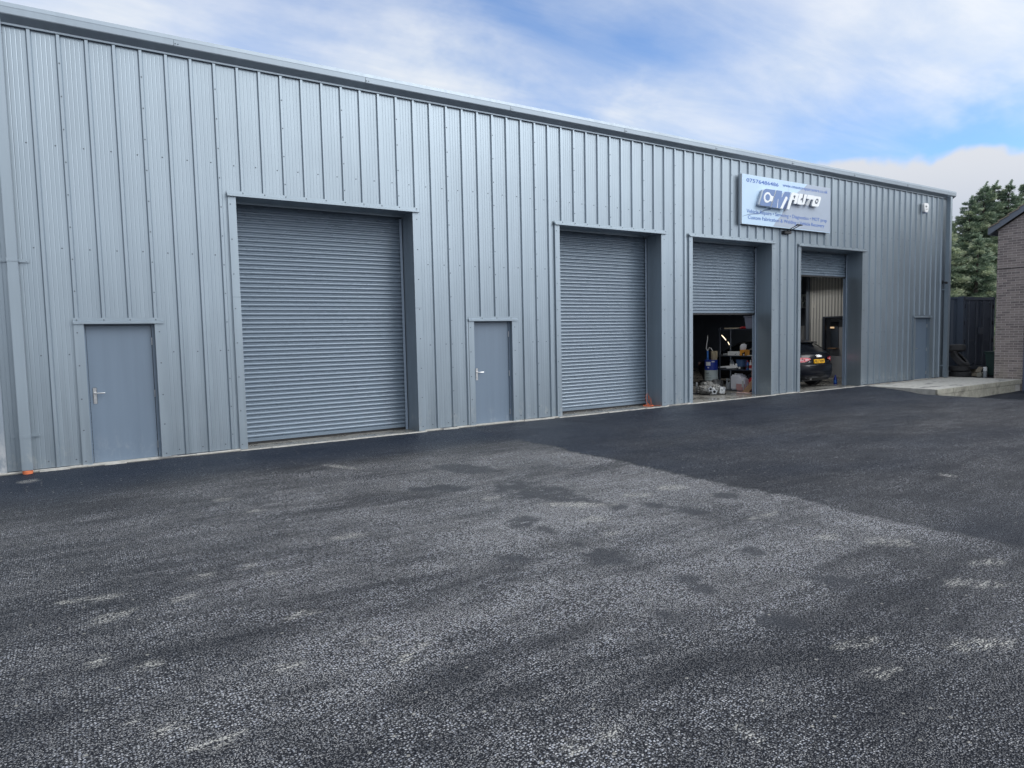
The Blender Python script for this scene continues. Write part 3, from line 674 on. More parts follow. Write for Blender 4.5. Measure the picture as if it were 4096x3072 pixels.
def roller(r, label):
    (oa, ob), (a, b) = r['o'], r['i']; D = .48
    s = MB()   # pressed-metal surround: face strips, deep returns, soffit
    for x0, x1 in ((oa, a), (b, ob)): s.box(x0, -.006, .02, x1, .034, HEAD - .004)
    s.box(a - .030, .034, .012, a, D + .03, HEAD - .002); s.box(b, .034, .012, b + .030, D + .03, HEAD - .002)
    s.box(a - .03, .0, HEAD - .002, b + .03, D - .02, HEAD + .022)
    s.box(a, D - .05, HEAD - .030, b, D - .02, HEAD - .002)
    header(s, oa - .012, ob, HEAD, .050)
    su = s.build('door_surround', 'trim', bld)
    for x0, x1, z in ((oa, a, 2.46), (b, ob, 2.30)):
        l = MB(); l.box(x0, -.0075, z, x1, -.006, z + .004); l.build('flashing_lap', 'screw', su)
    d = MB()   # the curtain: convex laths with a groove between them
    yb = D + .035; z = r['zc'] + .07; top = HEAD - .085; h = .0765
    prof = []
    for k in range(60):
        for t, dy in ((0, .0), (.06, .006), (.14, -.004), (.25, -.0115), (.38, -.016), (.50, -.0165), (.62, -.0125), (.74, -.004), (.80, .002), (.84, .006), (.90, -.0005), (.96, -.0005)):
            zz = z + (k + t) * h
            if zz > top: break
            prof.append((yb + dy, zz))
        if z + (k + 1) * h > top: break
    zt = prof[-1][1]
    for i in range(1, 9): # the curtain rolling back towards the barrel
        an = i / 8 * 1.2; prof.append((yb + .16 * (1 - math.cos(an)), zt + .16 * math.sin(an)))
    xs = [a + .030, (a + b) / 2, b - .030]
    vs = []; fs = []; n = len(prof)
    for x in xs: vs += [(x, y, q) for y, q in prof]
    for i in range(len(xs) - 1): fs += [(i * n + k, (i + 1) * n + k, (i + 1) * n + k + 1, i * n + k + 1) for k in range(n - 1)]
    d._add(vs, fs)
    do = d.build('roller_door', 'shutter', bld, fix=False, smooth=True); lab(do, label)
    br = MB(); br.box(a + .03, yb - .02, r['zc'] + .012, b - .03, yb + .02, r['zc'] + .072); br.build('bottom_rail', 'shutter', do, bevel=.004)
    sl = MB(); sl.box(a + .03, yb - .010, r['zc'] - .03, b - .03, yb + .012, r['zc'] + .012); sl.build('rubber_seal', 'rubber', do)
    for s_ in (0, 1):   # steel channel guides
        g = MB()
        if s_ == 0: x0, x1 = a + .001, a + .062
        else: x0, x1 = b - .062, b - .014
        g.box(x0, yb - .050, .014, x1, yb - .044, HEAD - .06); g.box(x0, yb + .036, .014, x1, yb + .042, HEAD - .06)
        g.box(x0 if s_ == 0 else x1 - .004, yb - .044, .014, x0 + .004 if s_ == 0 else x1, yb + .036, HEAD - .06)
        g.build('guide_rail', 'galvdoor', do)
MAT['galvdoor'] = mat('guide_rail_paint', (0.26, 0.32, 0.40), 0.35)
for r, l in zip(ROLL, ('closed grey roller door between the two nearest personnel doors', 'closed grey roller door with an orange cable at its foot',
                       'grey roller door half raised over shelving', 'grey roller door raised high over a black hatchback')): roller(r, l)

def ped(p, label):
    (oa, ob), (a, b) = p['o'], p['i']; D = .085
    s = MB()
    for x0, x1 in ((oa, a), (b, ob)): s.box(x0, -.006, .02, x1, .034, PHEAD - .004)
    s.box(a - .02, .034, .012, a, D + .05, PHEAD); s.box(b, .034, .012, b + .02, D + .05, PHEAD); s.box(a - .02, .0, PHEAD, b + .02, D + .05, PHEAD + .02)
    header(s, oa - .004, ob + .004, PHEAD, .034)
    su = s.build('door_surround', 'trim', bld)
    d = MB(); d.box(a + .022, D, .028, b - .046, D + .044, PHEAD - .028); do = d.build('door', 'door', bld, bevel=.003); lab(do, label)
    f = MB()
    f.box(a, D - .012, .012, a + .018, D + .05, PHEAD); f.box(b - .040, D - .012, .012, b, D + .05, PHEAD); f.box(a + .018, D - .012, PHEAD - .022, b - .040, D + .05, PHEAD)
    f.build('door_frame', 'door', do)
    hx = a + .085
    pl = MB(); pl.box(hx - .024, D - .010, .895, hx + .024, D - .001, 1.13); pl.build('lock_plate', 'steel', do, bevel=.008)
    h = MB(); h.tube([(hx, D - .008, 1.05), (hx, D - .058, 1.05), (hx + .018, D - .064, 1.05), (hx + .125, D - .060, 1.05)], .009, 8)
    h.build('handle', 'steel', do, smooth=True)
    h = MB(); h.lathe([(.009, 0), (.009, .012)], (hx, D - .010, .962), 10, (0, -1, 0)); h.build('lock_cylinder', 'steel', do, smooth=True)
    for z in (.22, 1.0, 1.79):
        g = MB(); g.lathe([(.008, -.055), (.008, .055)], (b - .043, D - .014, z), 8); g.build('hinge', 'steel', do)
    t = MB(); t.box(a, -.02, .0, b, D + .12, .026); t.build('door_sill', 'concrete', do)
for p, l in zip(PED, ('blue grey steel personnel door at the near end, beside the widest roller door', 'blue grey steel personnel door between two closed roller doors', 'blue grey steel personnel door at the far end by the concrete slab')): ped(p, l)

# workshop floor and the concrete edge under the wall sheets
fl = MB(); fl.box(XL, -.045, -.2, 20.32, DEPTH, .012); fl.box(20.32, .0, -.2, XR - .02, DEPTH, .012); fl.build('workshop_floor', 'floor', kind='structure')
e = MB()
xs = [XL, 2.436, 5.711, 8.80, 12.01, 12.795, 16.06, 17.08]
for i in range(0, len(xs), 2):
    x = xs[i]
    while x < xs[i + 1]:
        x2 = min(x + random.uniform(.15, .4), xs[i + 1]); w = random.uniform(.015, .06)
        e.box(x, -w, -.05, x2, .02, .020 + random.uniform(.002, .012)); x = x2
for r in ROLL[:4]:
    x = r['o'][0]
    while x < r['o'][1]:
        x2 = min(x + random.uniform(.2, .5), r['o'][1]); e.box(x, -.06 - random.uniform(0, .025), -.05, x2, -.02, .0145 + random.uniform(.0, .004)); x = x2
e.build('wall_footing', 'concrete', bld)

# ------------------------------------------------------------------ concrete slab and gravel at the right
sl = MB()
sl.box(20.30, -2.10, -.5, 25.72, -.002, .010)
sl.build('concrete_slab', 'concrete', kind='structure')
k = MB()
x = 20.28
while x < 25.6:
    x2 = min(x + .91, 25.70); k.box(x + .003, -2.155, -.13, x2 - .003, -2.095, .004); x = x2
x = 20.36
while x < 25.2:
    x2 = min(x + .91, 25.25); k.box(x + .003, -2.145, -.6, x2 - .003, -2.09, -.136); x = x2
k.build('slab_kerb', 'kerb', bevel=.008, kind='structure')
g = MB()
for i in range(620):
    x = random.uniform(20.4, 25.2); y = -abs(random.gauss(0, .10)) - .06; r = random.uniform(.008, .022)
    if y < -.02 - .34 * (1 - abs(x - 22.6) / 3.4): continue
    vs = []; 
    for q in ((1, 0, 0), (-1, 0, 0), (0, 1, 0), (0, -1, 0), (0, 0, 1), (0, 0, -.6)):
        vs.append((x + q[0] * r * random.uniform(.7, 1.3), y + q[1] * r * random.uniform(.7, 1.3), .014 + r * .5 + q[2] * r * random.uniform(.5, .9)))
    g._add(vs, [(0, 2, 4), (2, 1, 4), (1, 3, 4), (3, 0, 4), (2, 0, 5), (1, 2, 5), (3, 1, 5), (0, 3, 5)])
g.build('gravel', 'gravel', kind='stuff')
# ------------------------------------------------------------------ signboard
def signboard():
    s = thing('sign_board', 'large pale blue company sign with raised lettering, high on the ribbed wall', 'sign', (16.5, 0, 4.45))
    (x0, zt), (x1, zt2), _, (_, zb) = TR['sign']; zt = 5.70; zb = 4.455
    m = MB(); m.box(x0, -.098, zb, x1, -.040, zt); m.build('sign_panel', 'signedge', s)
    xm = (x0 + x1) / 2 - .02
    f = MB(); f.box(x0 + .004, -.100, zb + .004, xm - .004, -.098, zt - .004); f.box(xm + .004, -.100, zb + .004, x1 - .004, -.098, zt - .004); fo = f.build('sign_face', 'signface', s)
    b = MB()
    for x in (x0 + .4, xm, x1 - .4): b.box(x - .03, -.040, zb + .15, x + .03, .0, zt - .15)
    b.build('mounting_rail', 'galv', s)
    gp = [(min(x, x1 - .004), min(max(z, zb + .004), zt - .004)) for x, z in TR['grey']]
    g = MB(); g.ngonprism(gp, -.1015, -.1002); g.build('printed_panel', 'signgrey', fo)
    c = MB(); P = TR['crack']
    for i in range(len(P) - 1):
        w0, w1 = .004 + .006 * i, .004 + .006 * (i + 1)
        c.ngonprism([(P[i][0], P[i][1] - w0), (P[i + 1][0], P[i + 1][1] - w1), (P[i + 1][0], P[i + 1][1] + w1), (P[i][0], P[i][1] + w0)], -.1018, -.1002)
    c.build('printed_line', 'signline', fo)
    for nm, txt, a, bb, z0, z1, bold in (('phone_lettering', '07576486486', 14.765, 16.055, 5.515, 5.604, .008), ('web_lettering', 'www.cmautorepaircentre.co.uk', 16.238, 18.238, 5.537, 5.622, .0),
                             ('trade_lettering', 'Vehicle Repairs \u2022 Servicing \u2022 Diagnostics \u2022 MOT prep', 14.775, 18.222, 4.744, 4.838, .0),
                             ('trade_lettering', 'Custom Fabrication & Welding \u2022 Vehicle Recovery', 14.825, 18.104, 4.592, 4.684, .003)):
        m = MB(); text_mesh(m, txt, a, bb, z0, z1, -.1025, .002, bold); m.build(nm, 'blueletter', s, fix=False)
    # the raised logo: stand-off blocks
    def block(name, keys, y0, y1, mm): 
        m = MB()
        for k in keys: m.ngonprism(TR[k], y0, y1)
        return m.build(name, mm, s)
    def grow(pts, d):
        cx = sum(p[0] for p in pts) / len(pts); cz = sum(p[1] for p in pts) / len(pts)
        return [(cx + (x - cx) * (1 + d), cz + (z - cz) * (1 + d)) for x, z in pts]
    m = MB(); m.ngonprism(TR['C'], -.216, -.165); m.ngonprism(TR['M'], -.216, -.165); lo = m.build('logo_letter', 'logowhite', s)
    m = MB(); m.ngonprism(TR['C'], -.160, -.105); m.build('letter_side_shadow', 'signgrey', s)  # grey side and cast shadow of the C, built as a solid grey block
    m = MB(); m.ngonprism(grow(TR['C'], -.012), -.2195, -.2165); m.ngonprism(grow(TR['M'], -.008), -.2195, -.2165); m.build('letter_face', 'logoblue', lo)
    m = MB(); m.ngonprism(TR['Cspan'], -.2225, -.220); m.ngonprism(TR['Mspan'], -.2225, -.220); m.ngonprism(TR['Mslit'], -.2225, -.220); m.build('letter_emblem', 'logowhite', lo)
    m = MB(); m.ngonprism(TR['Cgear'], -.2250, -.223); m.build('letter_emblem', 'logoblue', lo)
    m = MB(); m.ngonprism(TR['Mnavy'], -.2225, -.220); m.build('letter_emblem', 'logonavy', lo)
    m = MB()
    for k in ('crackC', 'crackM', 'crackM2'): m.ngonprism(TR[k], -.2215, -.2199)
    m.build('printed_line', 'signline', lo)
    lz = {}
    for L in ('A', 'U', 'T', 'O'):
        m = MB(); m.ngonprism(TR[L], -.198, -.150)
        if L == 'T':
            for k in range(6): m.ngonprism(TR['bar%d' % k], -.198, -.160)
            P = TR['bar0'] + TR['bar5']; m.ngonprism([P[0], P[1], P[6], P[7]], -.170, -.150)
        lz[L] = m.build('logo_letter', 'logowhite', s)
    for L, k in (('A', 'Aspan'), ('U', 'Uspan'), ('O', 'Onut')):
        m = MB(); m.ngonprism(TR[k], -.2005, -.1985); m.build('letter_emblem', 'logodark', lz[L])
    m = MB(); m.ngonprism(TR['Ohole'], -.2030, -.201); m.build('letter_emblem', 'logowhite', lz['O'])
    p = MB()
    for kx, kz in ((15.55, 5.2), (15.7, 5.0), (16.1, 5.15), (16.3, 4.95), (17.0, 5.2), (17.3, 5.2), (17.7, 5.15)): p.lathe([(.012, -.17), (.012, -.1)], (kx, 0, kz), 8, (0, 1, 0))
    p.build('stand_off', 'galv', s)
signboard()

def sign_lamp():
    t = thing('flood_light', 'small black floodlight on twin arms below the company sign', 'light', (16.45, 0, 4.36))
    a = MB(); a.tube([(16.46, -.06, 4.39), (16.42, -.42, 4.50)], .011, 6); a.tube([(16.56, -.06, 4.39), (16.54, -.42, 4.50)], .011, 6); a.build('bracket_arm', 'black', t)
    b = MB(); b.box(16.36, -.085, 4.325, 16.66, .0, 4.40); b.build('base_box', 'black', t, bevel=.01)
    h = MB(); h.box(16.38, -.47, 4.485, 16.58, -.40, 4.515); h.build('lamp_head', 'black', t, bevel=.008)
sign_lamp()

def alarm():
    t = thing('alarm_box', 'white alarm bell box high on the wall near the far corner', 'alarm', (23.72, 0, 5.5))
    m = MB(); m.ngonprism([(23.58, 5.70), (23.62, 5.76), (23.86, 5.76), (23.90, 5.70), (23.86, 5.50), (23.80, 5.46), (23.68, 5.46), (23.62, 5.50)], -.085, -.0); m.build('alarm_case', 'white', t, bevel=.012)
    k = MB(); k.box(23.69, -.07, 5.435, 23.79, -.01, 5.462); k.build('lamp_lens', 'bluetint', t)
    e = MB(); e.lathe([(.035, 0), (.022, .002)], (23.70, -.0855, 5.645), 14, (0, -1, 0), closed=False); e.box(23.715, -.0895, 5.63, 23.76, -.086, 5.66)
    for z in (5.565, 5.545): e.box(23.68, -.0875, z, 23.80, -.0856, z + .008)
    e.build('emblem', 'inkdark', t)
alarm()
def camera_unit():
    t = thing('security_camera', 'small black camera on a bracket by the far corner downpipe', 'camera', (25.0, 0, 3.24))
    m = MB(); m.lathe([(.035, 0), (.04, .02), (.04, .16), (.032, .18)], (25.02, -.12, 3.23), 12, (-.8, -.6, -.12)); m.build('camera_body', 'black', t, smooth=True)
    b = MB(); b.tube([(25.10, -.005, 3.25), (25.10, -.10, 3.25), (25.03, -.13, 3.235)], .013, 6); b.box(25.04, -.01, 3.19, 25.12, .0, 3.31); b.build('bracket', 'black', t)
camera_unit()

def cable():
    P = []
    for i in range(141):   # two loose loops standing against the guide, then coils lying on the step
        t = i / 140
        if t < .5:
            u = t / .5 * 3 * math.pi; k = 1 if u < 2 * math.pi else .8
            P.append((11.715 + .085 * k * math.sin(u) + .05 * t, .34 + .06 * math.cos(u * .5), .03 + .135 * k * (1 - math.cos(u))))
        elif t < .88:
            u = (t - .5) / .38 * 2 * math.pi * 2; P.append((11.66 + .15 * math.cos(u) * (1 - .2 * t), .24 + .12 * math.sin(u), .022 + .005 * (u / 6)))
        else:
            u = (t - .88) / .12; P.append((11.76 + u * .12, .24 - .22 * u, .024))
    m = MB(); m.tube(P, .0042, 6)
    m.box(11.70, .285, .018, 11.725, .305, .07); m.box(11.88, .0, .016, 11.91, .03, .035)
    o = m.build('extension_cable', 'orange', loc=(11.72, .28, .012), smooth=True); tag(o, 'coiled orange extension cable left at the foot of a closed roller door', 'cable')
cable()

# ------------------------------------------------------------------ cars
def car(name, label, paint, loc, rot, detailed=True):
    c = thing(name, label, 'car', (0, 0, 0))
    # lower body: stations from the tail forwards (y, z bottom, z top, half width, bulge at the tail)
    st = [(.000, .46, .66, .60), (.012, .40, .68, .74), (.045, .31, .705, .815), (.085, .27, .72, .845), (.10, .26, .88, .850), (.15, .25, .985, .858), (.22, .24, 1.02, .868), (.40, .22, 1.03, .880), (.75, .20, 1.02, .890),
          (1.6, .19, .985, .892), (2.6, .19, .955, .890), (3.1, .19, .93, .885), (3.5, .19, .86, .87), (3.95, .20, .78, .85), (4.15, .24, .70, .82), (4.24, .34, .60, .74)]
    n = 0; vs = []; fs = []
    for y, zb, zt, hw in st:
        h = zt - zb
        half = [(0, zb), (hw * .72, zb), (hw * .93, zb + .07 * min(1, h / .5)), (hw, zb + .28 * h), (hw * .995, zb + .55 * h), (hw * .975, zb + .78 * h), (hw * .93, zb + .93 * h), (hw * .84, zt), (0, zt + .012)]
        ring = half + [(-x, z) for x, z in half[-2:0:-1]]
        n = len(ring)
        for x, z in ring:
            k = abs(x) / .88
            vs.append((x, y + (.20 * k ** 3.2) * max(0, 1 - y / .7) - (.34 * k ** 3) * max(0, (y - 3.4) / .84), z))
    m = len(st)
    for i in range(m - 1):
        for k in range(n): fs.append((i * n + k, i * n + (k + 1) % n, (i + 1) * n + (k + 1) % n, (i + 1) * n + k))
    fs += [tuple(range(n)), tuple((m - 1) * n + k for k in range(n - 1, -1, -1))]
    b = MB(); b._add(vs, fs); body = b.build('body', paint, c, smooth=True)
    def tail(x, d, z, lean=0.0):   # a point on the tailgate, d proud of it
        k = abs(x) / .88
        y = float(np.interp(z, (.31, .72, .88, .985, 1.02), (.045, .085, .10, .15, .22))) 
        y += .20 * k ** 3.2 * (1 - y / .7)
        return (x, y - d, z)
    # greenhouse
    cs = [(.24, 1.015, 1.06, .78, .70), (.42, 1.02, 1.19, .785, .63), (.62, 1.02, 1.315, .79, .60), (.80, 1.02, 1.385, .79, .60), (1.3, 1.00, 1.42, .80, .61), (2.0, .985, 1.425, .80, .61), (2.45, .97, 1.39, .80, .59), (2.85, .955, 1.21, .79, .60), (3.2, .93, .98, .76, .68)]
    vs = []; n = 6
    for y, zb, zt, hb, ht in cs:
        for x, z in ((hb, zb), (ht, zt - .035), (ht * .86, zt), (-ht * .86, zt), (-ht, zt - .035), (-hb, zb)): vs.append((x, y, z))
    fs = [(i * n + k, i * n + k + 1, (i + 1) * n + k + 1, (i + 1) * n + k) for i in range(len(cs) - 1) for k in range(n - 1)] + [tuple(range(n))]
    g = MB(); g._add(vs, fs); gl = g.build('cabin_glass', 'carglass', c, smooth=True)
    r = MB()   # painted roof skin, pillars and tailgate spoiler standing proud of the glass
    rs = [(q[0], q[2] + .008, q[4] * .90) for q in cs[3:7]]
    vs = []
    for y, z, hw in rs:
        for x, dz in ((-hw - .05, -.05), (-hw * .86, .0), (hw * .86, .0), (hw + .05, -.05)): vs.append((x, y, z + dz))
    r._add(vs, [(i * 4 + k, i * 4 + k + 1, i * 4 + 5 + k, i * 4 + 4 + k) for i in range(len(rs) - 1) for k in range(3)])
    y0, z0 = .80, 1.393
    r._add([(-.58, y0, z0 - .03), (.58, y0, z0 - .03), (.60, y0 - .26, z0 - .062), (-.60, y0 - .26, z0 - .062), (-.50, y0, z0 + .004), (.50, y0, z0 + .004), (.57, y0 - .27, z0 - .036), (-.57, y0 - .27, z0 - .036)],
           [(0, 1, 2, 3), (4, 5, 6, 7), (0, 1, 5, 4), (1, 2, 6, 5), (2, 3, 7, 6), (3, 0, 4, 7)])
    for s in (-1, 1):
        for (i, w) in ((0, .10), (3, .07), (5, .05), (7, .06)):
            y, zb, zt, hb, ht = cs[i]; y2, zb2, zt2, hb2, ht2 = cs[min(i + 1, 8)]
            if i == 0: q = [(s * (hb + .006), y, zb), (s * (hb + .006), y + .34, zb), (s * (cs[2][4] + .012), .80, cs[3][2] - .03), (s * (cs[2][4] + .010), .60, cs[2][2] - .02)]
            elif i == 7: q = [(s * (.765), 3.2, .99), (s * .785, 3.08, .96), (s * .605, 2.42, 1.365), (s * .60, 2.5, 1.365)]
            else: q = [(s * (hb + .005), y, zb), (s * (hb + .005), y + w, zb), (s * (ht + .007), y + w, zt - .035), (s * (ht + .007), y, zt - .035)]
            r.quad(*q)
    r.build('roof', paint, c, smooth=True, fix=False)
    # sills, valance, trim lines
    t = MB()
    def strip(z0, z1, w, d, steps=10):
        vs = []
        for k in range(steps + 1):
            x = -w + 2 * w * k / steps; y = .20 * (abs(x) / .88) ** 3.2 - d
            vs += [(x, y, z0), (x, y, z1)]
        t._add(vs, [(2 * k, 2 * k + 2, 2 * k + 3, 2 * k + 1) for k in range(steps)])
    strip(.30, .36, .66, -.048); t.box(-.70, .22, .20, .70, .5, .26)
    t.build('rear_valance', 'cartrim', c, fix=False)
    # wheels
    for sx in (-1, 1):
        for wy in (.83, 3.42):
            ar = MB(); ar.lathe([(.355, -.08), (.355, .015)], (sx * .872, wy, .335), 22, (sx, 0, 0)); ar.build('wheel_arch', 'cartrim', c)
            w = MB(); w.lathe([(.20, -.10), (.300, -.105), (.316, -.085), (.316, .07), (.300, .095), (.225, .10), (.20, .07)], (sx * .80, wy, .316), 28, (sx, 0, 0), closed=True)
            wo = w.build('wheel', 'tyre', c, smooth=True)
            ri = MB(); ri.lathe([(.225, .06), (.235, .098), (.20, .085), (.19, .02), (.04, .02), (.045, .075), (.0, .08)], (sx * .80, wy, .316), 24, (sx, 0, 0))
            for k in range(5):
                a = 2 * math.pi * k / 5
                for da in (-.13, .13):
                    p0 = (sx * (.80 + .075), wy + .04 * math.cos(a), .316 + .04 * math.sin(a)); p1 = (sx * (.80 + .088), wy + .215 * math.cos(a + da), .316 + .215 * math.sin(a + da)); ri.tube([p0, p1], [.016, .013], 5)
            ri.build('rim', 'alloyrim', wo, smooth=True)
    # lamps, plate, badges
    for s in (-1, 1):
        l = MB(); P = [(.86, .905), (.86, .795), (.62, .775), (.60, .80), (.44, .835), (.42, .86), (.50, .905)]
        P = [(.875, .80)] + [(.80, .775), (.66, .78), (.44, .845), (.43, .865), (.52, .905), (.66, .915), (.80, .915), (.875, .90)]
        vs = [tail(s * x, .012, z) for x, z in P]; l.quad(*vs)
        vs2 = [tail(s * .875, .012, .80), (s * .90, .62, .83), (s * .895, .60, .895), tail(s * .875, .012, .90)]; l.quad(*vs2)
        lo = l.build('tail_light', 'lampred', c, fix=False)
        q = MB(); q.quad(*[tail(s * x, .016, z) for x, z in ((.64, .81), (.50, .85), (.56, .875), (.66, .86))]); q.quad(*[tail(s * x, .016, z) for x, z in ((.86, .83), (.70, .825), (.70, .85), (.86, .865))]); q.build('lamp_segment', 'lamppink', lo, fix=False)
    pl = MB(); pl.box(-.26, .050, .735, .26, .062, .845)
    rb = MB()
    po = None
    P = MB(); f = lambda x, d, z: (x, .10 + (z - .72) * .12 - .012 + d, z)
    P._add([f(-.262, -.006, .732), f(.262, -.006, .732), f(.262, -.006, .846), f(-.262, -.006, .846), f(-.262, .03, .732), f(.262, .03, .732), f(.262, .03, .846), f(-.262, .03, .846)], [(0, 1, 2, 3), (0, 1, 5, 4), (1, 2, 6, 5), (2, 3, 7, 6), (3, 0, 4, 7)])
    po = P.build('number_plate', 'plate', c)
    if detailed:
        T = MB(); text_mesh(T, 'RE13 XEW', -.225, .225, .750, .830, 0, .003, .010, face=lambda x, d, z: f(x, -.007 + d, z)); T.build('plate_lettering', 'plateblack', po, fix=False)
        E_ = MB()   # the four linked rings
        for k in range(4):
            cx = (k - 1.5) * .062
            pts = [tail(cx + .042 * math.cos(a), .014, .945 + .042 * math.sin(a)) for a in [2 * math.pi * i / 20 for i in range(21)]]
            E_.tube(pts, .0065, 6, caps=False)
        E_.build('badge_rings', 'chrome', c, smooth=True)
        T = MB(); text_mesh(T, 'A3', -.52, -.42, .765, .80, 0, .003, .008, face=lambda x, d, z: tail(x, .008 - d, z)); T.build('badge_lettering', 'chrome', c, fix=False)
        T = MB(); text_mesh(T, 'TDI', .43, .53, .765, .795, 0, .003, .008, face=lambda x, d, z: tail(x, .008 - d, z)); T.build('badge_lettering', 'chrome', c, fix=False)
    h = MB(); h.box(-.30, .045, .52, .30, .05, .525)
    for s in (-1, 1): h.box(s * .80 - .02, .17, .44, s * .80 + .02, .19, .47)
    mr = []
    for s in (-1, 1):
        w = MB(); w.box(s * .92 - .09, 2.78, .97, s * .92 + .09, 2.90, 1.10); w.build('door_mirror', paint, c, bevel=.03)
        ch = MB(); ch.tube([(s * .803, .95, 1.03), (s * .68, 1.15, 1.35), (s * .635, 1.5, 1.395), (s * .63, 2.1, 1.395), (s * .66, 2.5, 1.32), (s * .72, 2.85, 1.14)], .008, 5); ch.build('window_trim', 'chrome', c)
        hl = MB(); hl.quad((s * .80, 4.02, .60), (s * .55, 4.16, .58), (s * .55, 4.13, .70), (s * .80, 3.96, .735)); hl.build('headlight', 'lamppink', c, fix=False)
        for y in (1.42, 2.45):
            dh = MB(); dh.box(s * .893 - .012, y, .86, s * .893 + .012, y + .2, .885); dh.build('door_handle', paint, c, bevel=.005)
    ex = MB(); ex.lathe([(.03, 0), (.03, .12)], (-.42, .10, .27), 10, (0, 1, 0)); ex.build('exhaust_pipe', 'steel', c)
    c.location = loc; c.rotation_euler = (0, 0, rot)
    return c
MAT['alloyrim'] = mat('alloy_rim', (0.32, 0.33, 0.35), 0.35, metal=0.8)
car('hatchback_car', 'black hatchback with a yellow number plate, parked inside the far open bay', 'carblack', (18.95, .44, .012), math.radians(1.5))
# a second car up on the lift
car('raised_car', 'grey car raised overhead on a lift, dim behind the half open roller door', 'cargrey', (17.15, 5.6, 1.62), math.radians(4), detailed=False)
lt = thing('car_lift', 'dark two post lift holding up the grey car in the gloom', 'car lift', (17.1, 7.6, .012))
p = MB(); p.box(15.55, 7.5, .012, 15.85, 7.8, 3.6); p.build('lift_post', 'darksteel', lt)
p = MB(); p.box(18.35, 7.5, .012, 18.65, 7.8, 3.6); p.build('lift_post', 'darksteel', lt)
p = MB(); p.box(15.85, 7.45, 1.60, 18.35, 7.55, 1.72); p.box(16.2, 6.6, 1.66, 16.4, 8.9, 1.75); p.box(17.8, 6.6, 1.66, 18.0, 8.9, 1.75); p.build('lift_arm', 'darksteel', lt)

# ------------------------------------------------------------------ shelving and what stands on it
SX = 16.35; SY0, SY1 = .80, 2.10; LV = (.04, .64, 1.045, 1.812)
sh = thing('shelving_rack', 'black metal shelving rack of four shelves just inside the half raised door', 'shelving', (16.6, 1.45, .012))
for x in (SX, SX + .46):
    for y in (SY0, SY1 - .035):
        m = MB(); m.box(x, y, .012, x + .035, y + .004, 1.86); m.box(x, y, .012, x + .004, y + .035, 1.86); m.build('post', 'darksteel', sh)
for z in LV:
    m = MB(); m.box(SX + .004, SY0 + .004, z - .034, SX + .49, SY1 - .004, z - .008); m.build('shelf', 'darksteel', sh, bevel=.003)
def px(y): return y
def on(name, label, cat, loc): return thing(name, label, cat, loc)

def tub():
    t = thing('storage_tub', 'clear lidded plastic tub on the top shelf', 'tub', (SX + .25, 1.0, 1.805))
    m = MB(); vs = []
    for z, g in ((1.806, 0), (2.13, .03)):
        for x, y in ((SX + .05 - g, .84 - g), (SX + .45 + g, .84 - g), (SX + .45 + g, 1.19 + g), (SX + .05 - g, 1.19 + g)): vs.append((x, y, z))
    m._add(vs, [(0, 1, 2, 3), (4, 5, 6, 7), (0, 1, 5, 4), (1, 2, 6, 5), (2, 3, 7, 6), (3, 0, 4, 7)]); m.build('tub_body', 'bintub', t, bevel=.012)
    l = MB(); l.box(SX, .79, 2.131, SX + .5, 1.24, 2.165); l.build('lid', 'bintub', t, bevel=.008)
tub()
m = MB(); m.tube([(SX + .12, 1.99, 1.826), (SX + .10, 1.45, 1.832)], .018, 8); o = m.build('wooden_stick', 'beige', loc=(SX + .1, 1.7, 1.81)); tag(o, 'long beige stick lying on the top shelf', 'stick')
m = MB()
for k in range(14):
    a = k / 13; m.lathe([(.015, -.02), (.03 + .015 * random.random(), 0), (.012, .035)], (SX + .12 + random.uniform(-.05, .05), 1.42 - a * .19, 1.825 + random.uniform(0, .02)), 6, (random.uniform(-1, 1), random.uniform(-1, 1), 1))
o = m.build('red_rag', 'redplastic', loc=(SX + .12, 1.33, 1.81)); tag(o, 'crumpled red rag on the top shelf beside the clear tub', 'rag')

def carton(y0, y1, x0, z0, h, label, mm='labelw', d=.16):
    t = MB(); t.box(x0, y0, z0, x0 + d, y1, z0 + h); t.cur = 1; t.box(x0 - .001, y0 + .02, z0 + .02, x0, y0 + .05, z0 + .05); t.box(x0 - .001, y1 - .10, z0 + h - .02, x0, y1 - .03, z0 + h - .016)
    o = t.build('white_carton', [mm, 'inkdark'], loc=(x0 + d / 2, (y0 + y1) / 2, z0)); tag(o, label, 'box'); return o
carton(1.515, 1.82, SX + .05, 1.038, .115, 'long white carton on the second shelf down')
carton(1.36, 1.505, SX + .06, 1.038, .108, 'short white carton between the long carton and the orange and yellow box')
m = MB(); m.box(SX + .1, 1.83, 1.038, SX + .3, 2.04, 1.09); o = m.build('grey_carton', 'greyplastic', loc=(SX + .2, 1.93, 1.037), bevel=.004); tag(o, 'low grey box behind the left post of the rack', 'box')
def tool_box():
    t = thing('orange_box', 'orange and black power tool box on the second shelf, below the clear jug', 'box', (SX + .15, 1.26, 1.038))
    m = MB(); m.box(SX + .04, 1.20, 1.038, SX + .24, 1.385, 1.205); m.build('box_body', 'yellowbox', t, bevel=.004)
    k = MB(); k.box(SX + .036, 1.205, 1.04, SX + .039, 1.30, 1.12); k.box(SX + .036, 1.205, 1.12, SX + .039, 1.25, 1.15); k.build('printed_panel', 'black', t)
    l = MB(); l.lathe([(.022, 0), (.022, .004)], (SX + .0355, 1.24, 1.065), 12, (-1, 0, 0)); l.build('printed_panel', 'labelw', t)
tool_box()
